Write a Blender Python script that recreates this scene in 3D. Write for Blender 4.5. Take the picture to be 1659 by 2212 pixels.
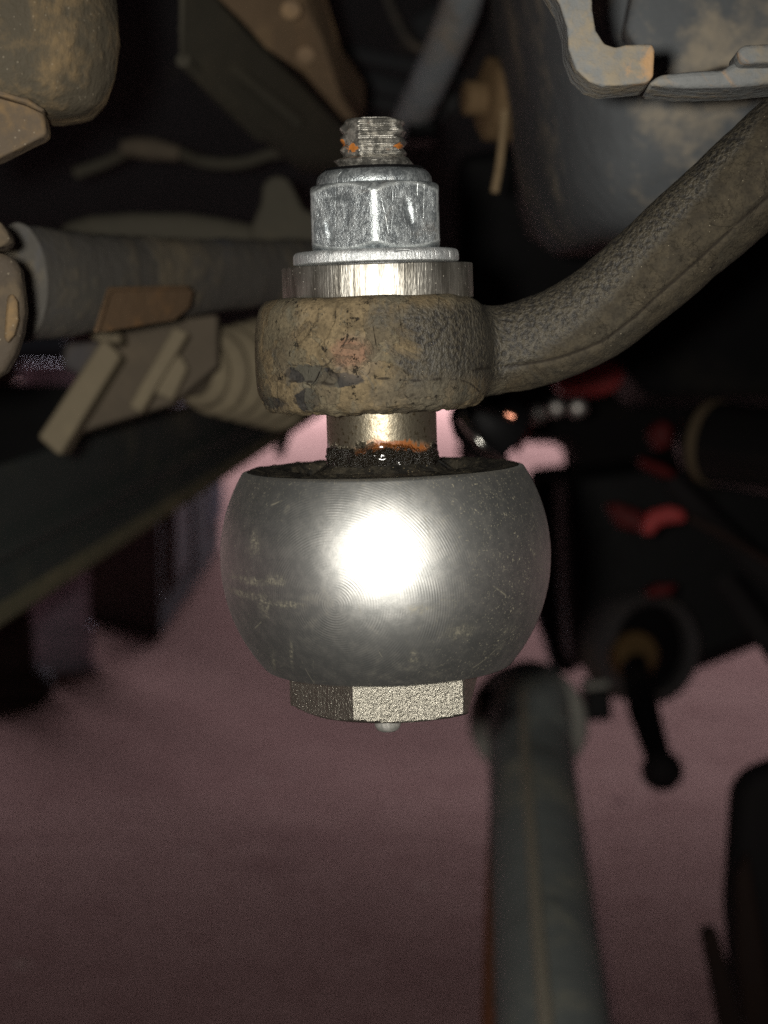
import bpy, bmesh, math, random
import numpy as np
from mathutils import Vector, Matrix, noise as mnoise

random.seed(7); rng = np.random.default_rng(7)
for o in list(bpy.data.objects): bpy.data.objects.remove(o)
scene = bpy.context.scene
COL = scene.collection

# ------------------------------------------------------------------ camera
F, CX, CY = 4200.0, 829.5, 1106.0            # focal length and centre, in units of a 1659 x 2212 picture
CAM = np.array([0.0, 0.0, 0.45])
PITCH = math.atan((CY - 700.0) / F)
cp, sp = math.cos(PITCH), math.sin(PITCH)
RIGHT, FWD, UP = np.array([1., 0, 0]), np.array([0, cp, -sp]), np.array([0, sp, cp])
D0 = 0.35                                    # distance to the joint's axis, metres
cd = bpy.data.cameras.new('camera'); cam = bpy.data.objects.new('camera', cd); COL.objects.link(cam)
cam.location = CAM; cam.rotation_euler = (math.pi / 2 - PITCH, 0, 0)
cd.sensor_fit = 'VERTICAL'; cd.sensor_height = 36; cd.sensor_width = 27; cd.lens = F / 2212 * 36
cd.clip_start = 0.01; cd.clip_end = 100
cd.dof.use_dof = True; cd.dof.focus_distance = 0.329; cd.dof.aperture_fstop = 21
scene.camera = cam

# ------------------------------------------------------------------ world, lamps, exposure
w = bpy.data.worlds.new('World'); scene.world = w; w.use_nodes = True
bg = w.node_tree.nodes['Background']; bg.inputs[0].default_value = (0.75, 0.72, 0.85, 1); bg.inputs[1].default_value = 0.006
def lamp(name, kind, loc, power, color):
    l = bpy.data.lights.new(name, kind); l.energy = power; l.color = color
    o = bpy.data.objects.new(name, l); o.location = loc; COL.objects.link(o); return o
flash = lamp('camera_flash', 'SPOT', (-0.012, 0.0, 0.45 + 0.003), 6.0, (1.0, 0.955, 0.87))
flash.data.shadow_soft_size = 0.0045; flash.data.spot_size = math.radians(58); flash.data.spot_blend = 1.0
flash.rotation_euler = (math.pi / 2 - PITCH, 0, 0.03)
day = lamp('far_daylight', 'AREA', (-2.5, 13.5, 4.0), 2150, (1.0, 0.95, 1.12))
day.data.shape = 'RECTANGLE'; day.data.size = 10; day.data.size_y = 3.0
day.rotation_euler = (math.radians(-68), 0, math.radians(-8))
vs = scene.view_settings; vs.view_transform = 'Standard'; vs.look = 'None'; vs.exposure = 0; vs.gamma = 1
scene.cycles.use_denoising = False
try: scene.cycles.denoiser = 'OPENIMAGEDENOISE'
except Exception: pass
scene.cycles.max_bounces = 6; scene.cycles.sample_clamp_indirect = 2; scene.cycles.sample_clamp_direct = 10

# ------------------------------------------------------------------ geometry helpers
def P(x, y, d):
    "point seen at picture position (x, y), d metres along the view axis"
    return CAM + FWD * d + RIGHT * ((x - CX) / F * d) + UP * ((CY - y) / F * d)
def on_floor(x, y, z=0.0):
    r = FWD + RIGHT * ((x - CX) / F) + UP * ((CY - y) / F)
    return CAM + r * ((z - CAM[2]) / r[2])
def px(n, d): return n * d / F

def thing(name, label, cat, loc, group=None):
    o = bpy.data.objects.new(name, None); COL.objects.link(o); o.location = Vector(loc); o.empty_display_size = 0.01
    o['label'] = label; o['category'] = cat
    if group: o['group'] = group
    return o
ROOT = {}
def root_loc(o):
    while o.parent: o = o.parent
    return np.array(o.location)
def obj(name, VF, mat, parent=None, angle=35, bevel=0, seg=2, label=None, sub=0):
    V, Fc = VF; V = np.asarray(V, float)
    if parent is not None: base = root_loc(parent)
    else: base = np.array([V[:, 0].mean(), V[:, 1].mean(), V[:, 2].min()])
    me = bpy.data.meshes.new(name); me.from_pydata((V - base).tolist(), [], [list(map(int, f)) for f in Fc]); me.update()
    bm = bmesh.new(); bm.from_mesh(me); bmesh.ops.recalc_face_normals(bm, faces=bm.faces); bm.to_mesh(me); bm.free()
    me.polygons.foreach_set('use_smooth', [True] * len(me.polygons))
    if angle: me.set_sharp_from_angle(angle=math.radians(angle))
    me.materials.append(mat)
    o = bpy.data.objects.new(name, me); COL.objects.link(o)
    if parent is not None: o.parent = parent
    else: o.location = Vector(base)
    if bevel:
        b = o.modifiers.new('bevel', 'BEVEL'); b.width = bevel; b.segments = seg; b.limit_method = 'ANGLE'; b.angle_limit = math.radians(30); b.harden_normals = False
    if sub:
        s = o.modifiers.new('sub', 'SUBSURF'); s.levels = sub; s.render_levels = sub
    if label: o['label'] = label
    return o
def tag(o, label, cat=None, group=None, kind=None):
    o['label'] = label
    if cat: o['category'] = cat
    if group: o['group'] = group
    if kind: o['kind'] = kind
    return o
def join(*VFs):
    V = []; Fs = []; n = 0
    for v, f in VFs:
        v = np.asarray(v); V.append(v); Fs += [[i + n for i in q] for q in f]; n += len(v)
    return np.vstack(V), Fs
def grid_faces(m, n, closed=True):
    Fs = []
    for i in range(m - 1):
        for j in range(n if closed else n - 1):
            k = (j + 1) % n
            Fs.append([i * n + j, i * n + k, (i + 1) * n + k, (i + 1) * n + j])
    return Fs
def frame_of(axis, hint=(0, 0, 1)):
    z = np.asarray(axis, float); z = z / np.linalg.norm(z)
    h = np.asarray(hint, float)
    if abs(z @ h) > 0.95: h = np.array([1., 0, 0])
    x = np.cross(h, z); x /= np.linalg.norm(x); y = np.cross(z, x)
    return x, y, z
def lathe(prof, origin, axis=(0, 0, 1), n=64, rfun=None, hint=(0, 1, 0), capped=True):
    x, y, z = frame_of(axis, hint); o = np.asarray(origin, float)
    th = np.arange(n) * 2 * math.pi / n; V = []
    for r, h in prof:
        rr = np.full(n, r) if rfun is None else np.array([rfun(t, r, h) for t in th])
        V.append(o + h * z + (rr * np.cos(th))[:, None] * x + (rr * np.sin(th))[:, None] * y)
    V = np.vstack(V); Fs = grid_faces(len(prof), n)
    if capped:
        Fs.append(list(range(n))[::-1]); Fs.append([(len(prof) - 1) * n + j for j in range(n)])
    return V, Fs
def spline(pts, m=8):
    pts = np.asarray(pts, float); q = np.vstack([2 * pts[0] - pts[1], pts, 2 * pts[-1] - pts[-2]]); out = []
    for i in range(1, len(q) - 2):
        for t in np.linspace(0, 1, m, endpoint=False):
            a, b, c, d = q[i - 1], q[i], q[i + 1], q[i + 2]
            out.append(0.5 * ((2 * b) + (c - a) * t + (2 * a - 5 * b + 4 * c - d) * t * t + (3 * b - a - 3 * c + d) * t ** 3))
    out.append(q[-2]); return np.array(out)
def tube(pts, radii, n=24, squash=1.0, hint=(0, 1, 0)):
    pts = np.asarray(pts, float); V = []
    radii = np.broadcast_to(np.asarray(radii, float), (len(pts),))
    th = np.arange(n) * 2 * math.pi / n
    for i, p in enumerate(pts):
        t = pts[min(i + 1, len(pts) - 1)] - pts[max(i - 1, 0)]
        x, y, z = frame_of(t, hint)
        V.append(p + radii[i] * (np.cos(th)[:, None] * x + squash * np.sin(th)[:, None] * y))
    Fs = grid_faces(len(pts), n); Fs.append(list(range(n))[::-1]); Fs.append([(len(pts) - 1) * n + j for j in range(n)])
    return np.vstack(V), Fs
def slab(outline, d, thick, direction=None):
    "a plate whose front outline is given in the picture at its own depth; real thickness behind"
    A = np.array([P(q[0], q[1], q[2] if len(q) > 2 else d) for q in outline])
    B = A + (FWD if direction is None else np.asarray(direction)) * thick
    n = len(A); Fs = [list(range(n)), [n + i for i in range(n)][::-1]]
    Fs += [[i, n + i, n + (i + 1) % n, (i + 1) % n] for i in range(n)]
    return np.vstack([A, B]), Fs
def box(c, sx, sy, sz, rot=None):
    v = np.array([[a, b, e] for a in (-1, 1) for b in (-1, 1) for e in (-1, 1)]) * np.array([sx, sy, sz]) / 2
    if rot is not None: v = v @ np.asarray(rot).T
    return v + np.asarray(c), [[0, 1, 3, 2], [4, 6, 7, 5], [0, 4, 5, 1], [2, 3, 7, 6], [0, 2, 6, 4], [1, 5, 7, 3]]
def beam(p0, p1, profile, hint=(0, 0, 1)):
    "extrude a closed 2D profile (side, height) from p0 to p1"
    p0 = np.asarray(p0); p1 = np.asarray(p1); x, y, z = frame_of(p1 - p0, hint)
    A = np.array([p0 + a * x + b * y for a, b in profile]); B = A + (p1 - p0); n = len(A)
    Fs = [list(range(n))[::-1], [n + i for i in range(n)]] + [[i, (i + 1) % n, n + (i + 1) % n, n + i] for i in range(n)]
    return np.vstack([A, B]), Fs
def hexprof(r, ph=0): return [(r * math.cos(ph + i * math.pi / 3), r * math.sin(ph + i * math.pi / 3)) for i in range(6)]
def fbm(p, s, oct=4):
    return mnoise.fractal(Vector((p[0] * s, p[1] * s, p[2] * s)), 0.9, 2.1, oct)

# ------------------------------------------------------------------ material helpers
class M:
    def __init__(s, name):
        s.mat = bpy.data.materials.new(name); s.mat.use_nodes = True; s.t = s.mat.node_tree
        s.b = s.t.nodes['Principled BSDF']; s.tc = s.t.nodes.new('ShaderNodeTexCoord'); s.co = s.tc.outputs['Object']
    def put(s, sock, v):
        if v is None: return
        if hasattr(v, 'is_linked'): s.t.links.new(v, sock)
        else:
            if isinstance(v, (tuple, list)) and sock.type == 'RGBA' and len(v) == 3: v = (*v, 1)
            sock.default_value = v
    def set(s, **k):
        names = dict(color='Base Color', rough='Roughness', metal='Metallic', normal='Normal', spec='Specular IOR Level', coat='Coat Weight', crough='Coat Roughness', aniso='Anisotropic', tangent='Tangent')
        for a, v in k.items(): s.put(s.b.inputs[names[a]], v)
    def noise(s, scale, detail=5, rough=0.6, dist=0.0, vec=None, out=0):
        n = s.t.nodes.new('ShaderNodeTexNoise'); s.put(n.inputs['Vector'], vec or s.co)
        s.put(n.inputs['Scale'], scale); s.put(n.inputs['Detail'], detail); s.put(n.inputs['Roughness'], rough); s.put(n.inputs['Distortion'], dist)
        return n.outputs[out]
    def voro(s, scale, feature='F1', vec=None, out='Distance', rand=1.0):
        n = s.t.nodes.new('ShaderNodeTexVoronoi'); n.feature = feature; s.put(n.inputs['Vector'], vec or s.co); s.put(n.inputs['Scale'], scale); s.put(n.inputs['Randomness'], rand)
        return n.outputs[out]
    def math(s, op, a, b=None, c=None, clamp=False):
        n = s.t.nodes.new('ShaderNodeMath'); n.operation = op; n.use_clamp = clamp
        s.put(n.inputs[0], a); s.put(n.inputs[1], b); s.put(n.inputs[2], c); return n.outputs[0]
    def vmath(s, op, a, b=None, out=0):
        n = s.t.nodes.new('ShaderNodeVectorMath'); n.operation = op; s.put(n.inputs[0], a); s.put(n.inputs[1], b); return n.outputs[out]
    def step(s, v, lo, hi):
        n = s.t.nodes.new('ShaderNodeMapRange'); n.interpolation_type = 'SMOOTHSTEP'
        s.put(n.inputs[0], v); s.put(n.inputs[1], lo); s.put(n.inputs[2], hi); return n.outputs[0]
    def lerp(s, v, lo, hi):
        n = s.t.nodes.new('ShaderNodeMapRange'); s.put(n.inputs[0], v); s.put(n.inputs[3], lo); s.put(n.inputs[4], hi); return n.outputs[0]
    def mix(s, f, a, b):
        n = s.t.nodes.new('ShaderNodeMix'); n.data_type = 'RGBA'
        s.put(n.inputs[0], f); s.put(n.inputs[6], a); s.put(n.inputs[7], b); return n.outputs[2]
    def map(s, scale, rot=(0, 0, 0), loc=(0, 0, 0)):
        n = s.t.nodes.new('ShaderNodeMapping'); s.put(n.inputs[0], s.co); s.put(n.inputs['Scale'], scale); s.put(n.inputs['Rotation'], rot); s.put(n.inputs['Location'], loc); return n.outputs[0]
    def bump(s, h, dist, strength=1.0, normal=None):
        n = s.t.nodes.new('ShaderNodeBump'); s.put(n.inputs['Height'], h); s.put(n.inputs['Distance'], dist); s.put(n.inputs['Strength'], strength); s.put(n.inputs['Normal'], normal); return n.outputs[0]
    def sep(s, v=None):
        n = s.t.nodes.new('ShaderNodeSeparateXYZ'); s.put(n.inputs[0], v or s.co); return n.outputs
    def blob(s, c, rx, rz, wob=0.35, wscale=700, soft=0.12):
        "a ragged patch round the point c (object space), radii across and up"
        d = s.vmath('SUBTRACT', s.co, tuple(c)); d = s.vmath('MULTIPLY', d, (1 / rx, 0.25 / max(rx, rz), 1 / rz))
        l = s.vmath('LENGTH', d, out='Value'); nz = s.noise(wscale, 5, 0.65)
        l = s.math('ADD', l, s.math('MULTIPLY', s.math('SUBTRACT', nz, 0.5), wob * 4))
        return s.math('SUBTRACT', 1.0, s.step(l, 1 - soft, 1 + soft))
    def inv(s, v): return s.math('SUBTRACT', 1.0, v)

def grime(name, base, dirt, amount=0.5, scale=60, rough=0.65, metal=0.0, bump=0.0004, speck=0.0, third=None, spec=0.2):
    m = M(name)
    a = m.noise(scale, 7, 0.65, 0.4); b = m.noise(scale * 7, 4, 0.6)
    f = m.step(m.math('ADD', a, m.math('MULTIPLY', m.math('SUBTRACT', b, 0.5), 0.35)), 0.72 - amount * 0.5, 0.95 - amount * 0.5)
    c = m.mix(f, base, dirt)
    c = m.mix(m.math('MULTIPLY', m.noise(scale * 2.3, 5, 0.7, out=0), 0.55), c, tuple(x * 0.35 for x in base))
    if third: c = m.mix(m.step(m.noise(scale * 0.6, 6, 0.7, 1.0), 0.56, 0.66), c, third)
    if speck:
        v = m.voro(scale * 14); c = m.mix(m.math('MULTIPLY', m.inv(m.step(v, 0.08, 0.16)), speck), c, (0.5, 0.43, 0.32))
    m.set(color=c, rough=m.lerp(f, rough, min(1, rough + 0.25)), metal=m.math('MULTIPLY', m.inv(f), metal),
          normal=m.bump(m.math('ADD', a, m.math('MULTIPLY', b, 0.4)), bump), spec=spec)
    return m.mat

MAT = dict(
    cup=grime('rusty_brown_cup', (0.10, 0.085, 0.06), (0.27, 0.19, 0.10), 0.62, 45, 0.75, 0, 0.0016, 0.22, (0.055, 0.052, 0.048)),
    strap=grime('rusty_strap', (0.13, 0.10, 0.07), (0.27, 0.18, 0.09), 0.6, 50, 0.75, 0, 0.001, 0.3),
    flange=grime('brown_flange', (0.094, 0.075, 0.056), (0.163, 0.125, 0.081), 0.5, 50, 0.75, 0, 0.001, 0.3),
    tube=grime('brown_tube', (0.131, 0.123, 0.109), (0.262, 0.218, 0.148), 0.5, 30, 0.7, 0, 0.0012, 0.1, (0.109, 0.109, 0.114)),
    rusttab=grime('rusty_tab', (0.182, 0.119, 0.070), (0.336, 0.182, 0.077), 0.5, 40, 0.8, 0, 0.0006),
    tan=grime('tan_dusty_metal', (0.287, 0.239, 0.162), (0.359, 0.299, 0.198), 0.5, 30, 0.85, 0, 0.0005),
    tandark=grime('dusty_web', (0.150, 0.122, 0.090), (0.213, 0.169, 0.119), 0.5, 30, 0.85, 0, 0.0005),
    rail=grime('dark_rail', (0.104, 0.120, 0.113), (0.241, 0.224, 0.168), 0.45, 9, 0.6, 0, 0.0008),
    railedge=grime('dusty_rail_edge', (0.263, 0.245, 0.158), (0.525, 0.438, 0.263), 0.5, 12, 0.8, 0, 0.0006),
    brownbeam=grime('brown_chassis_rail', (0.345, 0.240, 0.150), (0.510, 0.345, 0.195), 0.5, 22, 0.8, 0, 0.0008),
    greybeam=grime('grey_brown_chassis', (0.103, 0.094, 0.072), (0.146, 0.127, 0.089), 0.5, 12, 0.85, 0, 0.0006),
    pan=grime('dark_underbody', (0.057, 0.060, 0.065), (0.128, 0.117, 0.096), 0.4, 8, 0.7, 0, 0.0005),
    panrib=grime('underbody_rib', (0.136, 0.128, 0.112), (0.240, 0.200, 0.152), 0.5, 14, 0.8),
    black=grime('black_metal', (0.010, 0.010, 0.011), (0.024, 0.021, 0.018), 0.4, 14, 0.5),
    hose=grime('grey_hose', (0.432, 0.480, 0.512), (0.576, 0.512, 0.416), 0.5, 30, 0.75, 0, 0.0008, 0, (0.352, 0.336, 0.304)),
    tub=grime('blue_grey_tub', (0.166, 0.179, 0.190), (0.491, 0.424, 0.324), 0.50, 26, 0.72, 0, 0.0009, 0.15),
    tub2=grime('dark_tub_base', (0.120, 0.112, 0.115), (0.180, 0.149, 0.120), 0.5, 20, 0.8),
    brace=grime('grey_cast_bracket', (0.24, 0.25, 0.25), (0.36, 0.30, 0.21), 0.50, 70, 0.7, 0, 0.0010, 0, (0.44, 0.28, 0.15)),
    nutbrown=grime('brown_nut', (0.224, 0.147, 0.077), (0.336, 0.224, 0.119), 0.5, 60, 0.8, 0, 0.0006),
    pin=grime('tan_pin', (0.36, 0.26, 0.15), (0.45, 0.33, 0.19), 0.5, 80, 0.6),
    pipe=grime('grey_pipe', (0.486, 0.534, 0.518), (0.850, 0.826, 0.650), 0.42, 20, 0.6, 0, 0.0006, 0, (0.291, 0.310, 0.291)),
    seam=grime('pale_seam', (0.80, 0.73, 0.58), (0.85, 0.78, 0.62), 0.3, 200, 0.6),
    disc=grime('grey_disc', (0.547, 0.547, 0.493), (0.730, 0.693, 0.584), 0.5, 20, 0.7),
    copper=grime('rusty_rod', (0.420, 0.165, 0.090), (0.300, 0.150, 0.090), 0.5, 30, 0.8),
    red=grime('red_paint', (0.72, 0.10, 0.10), (0.60, 0.10, 0.09), 0.4, 20, 0.4),
    shadedred=grime('shaded_red_paint', (0.16, 0.012, 0.012), (0.09, 0.015, 0.015), 0.4, 20, 0.5),  # the same red, darkened for plates lying in shade
    rubber=grime('black_rubber', (0.021, 0.018, 0.019), (0.039, 0.031, 0.029), 0.4, 18, 0.75),
    greyplastic=grime('grey_plastic', (0.552, 0.480, 0.576), (0.480, 0.408, 0.480), 0.4, 10, 0.7),
    brownrubber=grime('dark_brown', (0.040, 0.024, 0.020), (0.055, 0.034, 0.026), 0.5, 14, 0.75),
    darkpanel=grime('dark_red_brown_panel', (0.10, 0.05, 0.04), (0.07, 0.04, 0.035), 0.5, 14, 0.8),
    purplepanel=grime('dark_purple_panel', (0.06, 0.045, 0.075), (0.05, 0.04, 0.06), 0.5, 14, 0.8),
    ochre=grime('ochre_boss', (0.224, 0.136, 0.056), (0.160, 0.096, 0.048), 0.5, 30, 0.8),
    rim=grime('brown_rim', (0.170, 0.124, 0.076), (0.220, 0.160, 0.100), 0.5, 20, 0.8),
)
def metal(name, color, rough, bump=0, scale=400):
    m = M(name); nz = m.noise(scale, 4, 0.6)
    m.set(color=color, metal=1.0, rough=m.lerp(nz, rough * 0.8, rough * 1.3)); 
    if bump: m.set(normal=m.bump(nz, bump))
    return m.mat
MAT['chrome'] = metal('bright_steel', (0.75, 0.74, 0.68), 0.16)
_g = M('glossy_black'); _g.set(color=(0.012, 0.011, 0.011), rough=_g.lerp(_g.noise(60, 4), 0.18, 0.34)); MAT['gloss'] = _g.mat
MAT['boltsteel'] = metal('bolt_steel', (0.7, 0.66, 0.62), 0.42)
MAT['tipcopper'] = metal('copper_end', (0.85, 0.36, 0.24), 0.3)

# ================================================================== the setting: floor
def floor_material():
    m = M('purple_brown_floor')
    a = m.noise(1.6, 6, 0.6); b = m.noise(90, 6, 0.75); d = m.noise(7, 6, 0.7); e = m.noise(26, 5, 0.7)
    c = m.mix(m.step(a, 0.35, 0.65), (0.375, 0.232, 0.198), (0.43, 0.275, 0.232))
    c = m.mix(m.math('MULTIPLY', m.step(d, 0.48, 0.70), 0.40), c, (0.24, 0.135, 0.12))
    c = m.mix(m.math('MULTIPLY', m.step(e, 0.45, 0.68), 0.45), c, (0.27, 0.15, 0.13))
    c = m.mix(m.math('MULTIPLY', m.step(b, 0.40, 0.70), 0.55), c, (0.22, 0.12, 0.10))
    spots = m.inv(m.step(m.voro(11), 0.05, 0.12)); c = m.mix(m.math('MULTIPLY', m.math('MULTIPLY', spots, m.step(d, 0.45, 0.6)), 0.8), c, (0.10, 0.06, 0.06))
    sp2 = m.inv(m.step(m.voro(9, vec=m.map((1, 1, 1), (0, 0, 0.7), (3, 5, 0))), 0.04, 0.09)); c = m.mix(m.math('MULTIPLY', sp2, 0.45), c, (0.55, 0.42, 0.34))
    m.set(color=c, rough=0.95, normal=m.bump(b, 0.002), spec=0.0); return m.mat
fl = obj('floor', (np.array([[-20, -2, 0], [20, -2, 0], [20, 30, 0], [-20, 30, 0.]]), [[0, 1, 2, 3]]), floor_material(), None, 0)
fl['kind'] = 'structure'; fl['label'] = 'purple brown floor under the vehicle'

# ================================================================== the joint in focus
PB = P(833, 1200, D0)
TILT = math.radians(-1.75)
AX = np.array([math.sin(TILT), 0, math.cos(TILT)])
def depth_of(p): return float((p - CAM) @ FWD)
def ypx(p): return CY - F * float((p - CAM) @ UP) / depth_of(p)
def zat(y):
    lo, hi = -0.2, 0.2
    for _ in range(50):
        mid = (lo + hi) / 2
        if ypx(PB + AX * mid) > y: lo = mid
        else: hi = mid
    return mid
def rat(r, y): return r * depth_of(PB + AX * zat(y)) / F
FRONT = np.array([0., -1, 0])                # towards the camera

# ---- steel of the ball housing: turned rings, scuffs, dust
def housing_material():
    m = M('turned_steel_housing')
    R = px(356, D0)
    a = np.array([-103 / 356, -0.0, -91 / 356]); a[1] = -math.sqrt(1 - a[0] ** 2 - a[2] ** 2)
    a = RIGHT * a[0] + UP * a[2] + FWD * a[1]
    nrm = m.vmath('NORMALIZE', m.co)
    ang = m.math('ARCCOSINE', m.math('MINIMUM', m.vmath('DOT_PRODUCT', nrm, tuple(a), out='Value'), 0.99999))
    wob = m.noise(120, 3, 0.5)
    ph = m.math('ADD', m.math('MULTIPLY', ang, 2 * math.pi / 0.0155), m.math('MULTIPLY', wob, 4.5))
    rings = m.math('SINE', ph)
    ring_amt = m.math('MULTIPLY', m.inv(m.step(ang, 0.35, 1.25)), m.lerp(m.noise(260, 4, 0.6), -0.5, 2.0))
    ring_amt = m.math('MULTIPLY', ring_amt, m.lerp(m.step(ang, 0.0, 0.12), 0.25, 1.0))
    ring_amt = m.math('MULTIPLY', ring_amt, m.step(m.noise(140, 4, 0.7), 0.38, 0.62))
    rings = m.math('MULTIPLY', rings, ring_amt)
    fine = m.math('SINE', m.math('MULTIPLY', ang, 2 * math.pi / 0.0052))
    grain = m.noise(2600, 3, 0.6); mid = m.noise(420, 6, 0.7)
    h = m.math('ADD', m.math('MULTIPLY', rings, 0.5), m.math('ADD', m.math('MULTIPLY', grain, 0.55), m.math('MULTIPLY', fine, 0.06)))
    nb = m.bump(h, 0.0000125, 1.0)
    # dust: more of it out towards the edges, as fine specks
    sp = m.voro(2100); specks = m.math('MULTIPLY', m.step(m.noise(2300, 2, 0.8), 0.56, 0.66), m.step(m.noise(600, 5, 0.75), 0.36, 0.62))
    col = m.voro(2100, out='Color'); pick = m.step(m.sep(col)[0], 0.45, 0.75)
    grd = m.step(ang, 0.25, 1.25)
    specks = m.math('MULTIPLY', specks, m.lerp(grd, 0.15, 1.0))
    patch = m.math('MULTIPLY', m.step(mid, 0.50, 0.72), m.step(m.noise(95, 4, 0.6), 0.5, 0.62))
    dust = m.math('MAXIMUM', specks, m.math('MULTIPLY', patch, 0.3))
    def q(x, y):
        dx, dy = (x - 833) / 356, (1200 - y) / 356; n = math.sqrt(max(0.02, 1 - dx * dx - dy * dy))
        return (RIGHT * dx + UP * dy - FWD * n) * R
    s = R / 356
    for (x, y, rx, rz) in [(560, 1247, 55, 8), (545, 1276, 48, 8), (622, 1292, 42, 8), (610, 1243, 20, 12), (583, 1295, 12, 26), (890, 1402, 10, 16), (985, 1345, 30, 16), (900, 1300, 26, 10), (565, 1170, 12, 22), (640, 1400, 4, 30), (600, 1420, 4, 26)]:
        dust = m.math('MAXIMUM', dust, m.math('MULTIPLY', m.blob(q(x, y), rx * s, rz * s, 0.6, 700, 0.7), m.lerp(m.step(m.noise(1300, 5, 0.8), 0.40, 0.65), 0.12, 0.75)))
    sc1 = m.inv(m.step(m.voro(70, 'DISTANCE_TO_EDGE', vec=m.map((1.6, 1, 0.5), (0.3, 0.8, 0.5))), 0.0, 0.010))
    dust = m.math('MAXIMUM', dust, m.math('MULTIPLY', sc1, m.math('MULTIPLY', m.step(m.noise(110, 4, 0.7), 0.55, 0.62), 0.6)))
    col_ = m.mix(m.step(mid, 0.35, 0.7), (0.66, 0.67, 0.65), (0.84, 0.84, 0.81))
    gl = m.t.nodes.new('ShaderNodeBsdfGlossy'); gl.distribution = 'BECKMANN'
    m.put(gl.inputs['Color'], col_); m.put(gl.inputs['Roughness'], m.lerp(mid, 0.43, 0.51)); m.put(gl.inputs['Normal'], nb)
    gl2 = m.t.nodes.new('ShaderNodeBsdfGlossy'); gl2.distribution = 'GGX'
    m.put(gl2.inputs['Color'], col_); m.put(gl2.inputs['Roughness'], 0.56); m.put(gl2.inputs['Normal'], nb)
    df = m.t.nodes.new('ShaderNodeBsdfDiffuse'); m.put(df.inputs['Normal'], nb)
    m.put(df.inputs['Color'], m.mix(dust, m.mix(m.step(mid, 0.4, 0.65), (0.040, 0.043, 0.043), (0.075, 0.075, 0.066)), (0.42, 0.385, 0.28)))
    x1 = m.t.nodes.new('ShaderNodeMixShader'); m.put(x1.inputs[0], 0.55); m.t.links.new(gl.outputs[0], x1.inputs[1]); m.t.links.new(gl2.outputs[0], x1.inputs[2])
    x2 = m.t.nodes.new('ShaderNodeMixShader'); m.put(x2.inputs[0], m.math('ADD', 0.14, m.math('MULTIPLY', dust, 0.6), clamp=True)); m.t.links.new(x1.outputs[0], x2.inputs[1]); m.t.links.new(df.outputs[0], x2.inputs[2])
    m.t.links.new(x2.outputs[0], m.t.nodes['Material Output'].inputs['Surface'])
    return m.mat
def grease_material(wet=0.0):
    m = M('black_greasy_dirt')
    a = m.noise(350, 6, 0.7); sp = m.inv(m.step(m.voro(1500), 0.1, 0.24)); pick = m.step(m.sep(m.voro(1500, out='Color'))[0], 0.55, 0.8)
    c = m.mix(m.step(a, 0.4, 0.65), (0.012, 0.011, 0.009), (0.05, 0.042, 0.028))
    c = m.mix(m.math('MULTIPLY', sp, pick), c, (0.25, 0.2, 0.12))
    m.set(color=c, rough=m.lerp(a, 0.3, 0.9), normal=m.bump(a, 0.0009), spec=0.4, coat=m.math('MULTIPLY', m.step(m.noise(160, 4, .6), .48, .56), wet), crough=0.12); return m.mat
def stud_material():
    m = M('greasy_steel_stud')
    z = m.sep()[2]; x = m.sep()[0]
    g = m.noise(1500, 4, 0.6); a = m.noise(260, 5, 0.65, 0.5)
    z0 = zat(962) ; zb = zat(1000)
    edge = m.math('ADD', z, m.math('MULTIPLY', m.math('SUBTRACT', a, 0.5), 0.006))
    grease = m.inv(m.step(edge, z0 - 0.0004, z0 + 0.0006))
    rust = m.math('MULTIPLY', m.math('SUBTRACT', 1.0, m.step(m.math('ABSOLUTE', m.math('SUBTRACT', edge, z0 + 0.0004)), 0.0004, 0.0012)), m.step(m.math('SUBTRACT', a, m.math('MULTIPLY', m.math('ABSOLUTE', m.math('SUBTRACT', x, 0.0015)), 70)), 0.05, 0.25))
    c = m.mix(grease, (0.30, 0.265, 0.195), (0.012, 0.009, 0.005)); c = m.mix(m.math('MULTIPLY', m.step(g, .52, .7), m.inv(grease)), c, (0.12, 0.09, 0.05))
    c = m.mix(rust, c, (0.26, 0.085, 0.02))
    lump = m.noise(520, 5, 0.7)
    m.set(color=c, metal=m.math('MULTIPLY', m.inv(m.math('MAXIMUM', grease, rust)), 0.9), rough=m.math('ADD', m.math('MULTIPLY', grease, -0.14), m.lerp(g, 0.36, 0.50)),
          normal=m.bump(m.math('MULTIPLY', lump, grease), 0.0020, 1.0, m.bump(g, 0.00008)), spec=0.6, coat=m.math('MULTIPLY', grease, 1.0), crough=0.08)
    return m.mat
def cast_steel_material():
    m = M('grainy_bright_steel')
    z = m.map((1, 1, 0.12)); a = m.noise(1700, 4, 0.65); b = m.noise(700, 3, 0.6, vec=z)
    c = m.mix(m.noise(500, 5, 0.6), (0.38, 0.36, 0.30), (0.58, 0.55, 0.47))
    m.set(color=c, metal=0.92, rough=0.34, normal=m.bump(m.math('ADD', a, m.math('MULTIPLY', b, 0.6)), 0.00042)); return m.mat
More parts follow.
